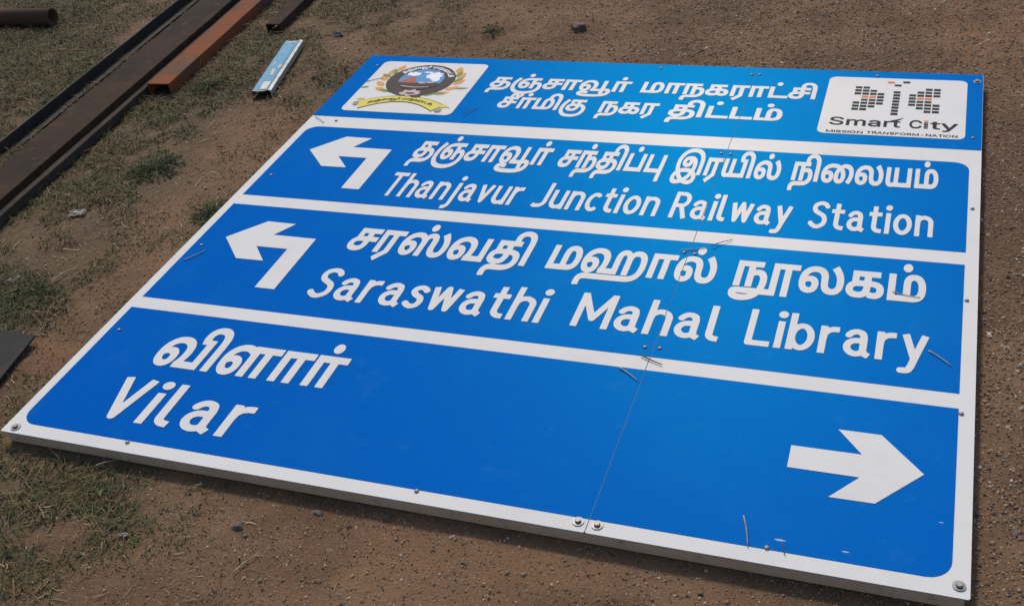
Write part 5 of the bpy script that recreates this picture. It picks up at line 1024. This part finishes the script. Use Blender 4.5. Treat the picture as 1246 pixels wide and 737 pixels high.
def stick(p, q, r, label, m, zz=None, lift=0.0, name='twig', group=None, bend=.04, seed=0):
    r_ = random.Random(seed)
    if zz is None:
        p, q = gp(*p), gp(*q)
    p, q = Vector((*p, 0)), Vector((*q, 0))
    mid = (p + q) / 2
    z0 = zz if zz is not None else None
    n = 6
    pts = []
    d = (q - p)
    nrm = Vector((-d.y, d.x, 0))
    for k in range(n + 1):
        tt = k / n
        v = p + d * tt + nrm * bend * math.sin(math.pi * tt)
        z = (z0 if z0 is not None else gz1(v.x, v.y) + .004) + r + lift * (1 - tt)
        pts.append(v + Vector((0, 0, z)) - Vector((mid.x, mid.y, 0)))
    bm = bmesh.new()
    tube(bm, pts, r * .82, 6, r * .5)
    o = from_bm(name, bm, m, None, True)
    o.location = (mid.x, mid.y, 0)
    return tag(o, label, 'twig', group)
stick((.708, -.203), (.735, -.150), .0022, 'pale straight straw lying on bare soil below the front frame', 'straw', name='straw')
stick((-.348, .595), (-.318, .680), .0025, 'pale dry stalk on soil left of the sign', 'straw', name='straw', lift=.004)
stick((.262, -.02), (.285, .022), .0018, 'pale grass stalk standing by the front frame near the left corner', 'straw', name='straw', lift=.02)
GT = 'twigs scattered on the sign face'
Zp = ZL + .0002
TW = [((.078, 1.784), (.124, 1.819), .0013, 'thin dark twig on the left of the emblem panel', 'twig'),
      ((.510, 1.578), (.538, 1.636), .0014, 'dark twig on blue just right of the emblem panel', 'twig'),
      ((.018, 1.519), (.068, 1.482), .0014, 'dark twig on the white line at the left edge', 'twig'),
      ((.047, .690), (.081, .744), .0017, 'pale blue-grey straw left of the library arrow', 'straw'),
      ((1.408, .962), (1.452, 1.006), .0015, 'dark twig touching the white line over the Library row', 'twig'),
      ((1.337, .938), (1.398, .962), .0016, 'twig lying across the joint rivets above Mahal', 'straw'),
      ((1.302, .470), (1.352, .434), .0020, 'thick pale straw on the lowest row beside the joint', 'straw'),
      ((1.338, .520), (1.390, .497), .0022, 'flat grey twig on the white line across the joint', 'twig'),
      ((1.925, .646), (1.972, .603), .0018, 'straw right of the word Library', 'straw'),
      ((1.840, .846), (1.899, .834), .0015, 'thin straw under the last Tamil letter of the library row', 'straw'),
      ((1.632, .096), (1.650, .031), .0018, 'pale straw standing against the bottom border', 'straw'),
      ((1.708, .050), (1.716, .026), .0012, 'short dark twig on the bottom border', 'twig')]
for i, (p, q, r, lab, m) in enumerate(TW):
    stick(p, q, r, lab, m, zz=Zp, lift=(.006 if i in (1, 4, 10) else .001), group=GT, bend=.03 * (-1) ** i, seed=i, name='straw' if m == 'straw' else 'twig')

# broadleaf weeds and tufts
def weed(x, y, n, R, label, seed, group='weeds left of the sign'):
    r = random.Random(seed)
    t = thing('weed', (x, y, gz1(x, y)), label, 'weed', group)
    bl, bs = bmesh.new(), bmesh.new()
    for k in range(n):
        a = r.uniform(0, 2 * math.pi)
        d = R * math.sqrt(r.uniform(.02, 1))
        h = r.uniform(.008, .042) * (1.1 - .6 * d / R)
        tip = Vector((d * math.cos(a), d * math.sin(a), h))
        tube(bs, [(0, 0, 0), (tip.x * .5, tip.y * .5, h * .8), tip], .0011, 4)
        for j in range(3):
            b = a + r.uniform(-1.2, 1.2)
            l, w = r.uniform(.007, .019), r.uniform(.0018, .0042)
            dx = Vector((math.cos(b), math.sin(b), r.uniform(-.3, .4))).normalized()
            sx = dx.cross(Vector((r.uniform(-.4, .4), r.uniform(-.4, .4), 1))).normalized()
            o_ = tip - dx * l * .3
            v = [bl.verts.new(p) for p in (o_, o_ + dx * l * .4 + sx * w, o_ + dx * l, o_ + dx * l * .4 - sx * w, o_ + dx * l * .45 - Vector((0, 0, .0015)))]
            bl.faces.new((v[0], v[4], v[1])); bl.faces.new((v[1], v[4], v[2])); bl.faces.new((v[2], v[4], v[3])); bl.faces.new((v[3], v[4], v[0]))
    from_bm('stems', bs, 'stem', t)
    from_bm('leaves', bl, 'weed', t)
weed(-.395, 1.200, 75, .090, 'larger green broadleaf weed between the steel bar and the sign', 1)
weed(-.545, 1.76, 50, .075, 'low dark weed on the grass in front of the orange channel', 6)
weed(-.330, .520, 45, .070, 'low green weed between the dark sheet and the pale stalk', 7)
weed(-.050, .965, 45, .060, 'dark low weed touching the left edge of the sign', 2)
weed(.348, 2.299, 30, .045, 'small green weed on bare soil beyond the top edge', 3, 'weeds beyond the sign')
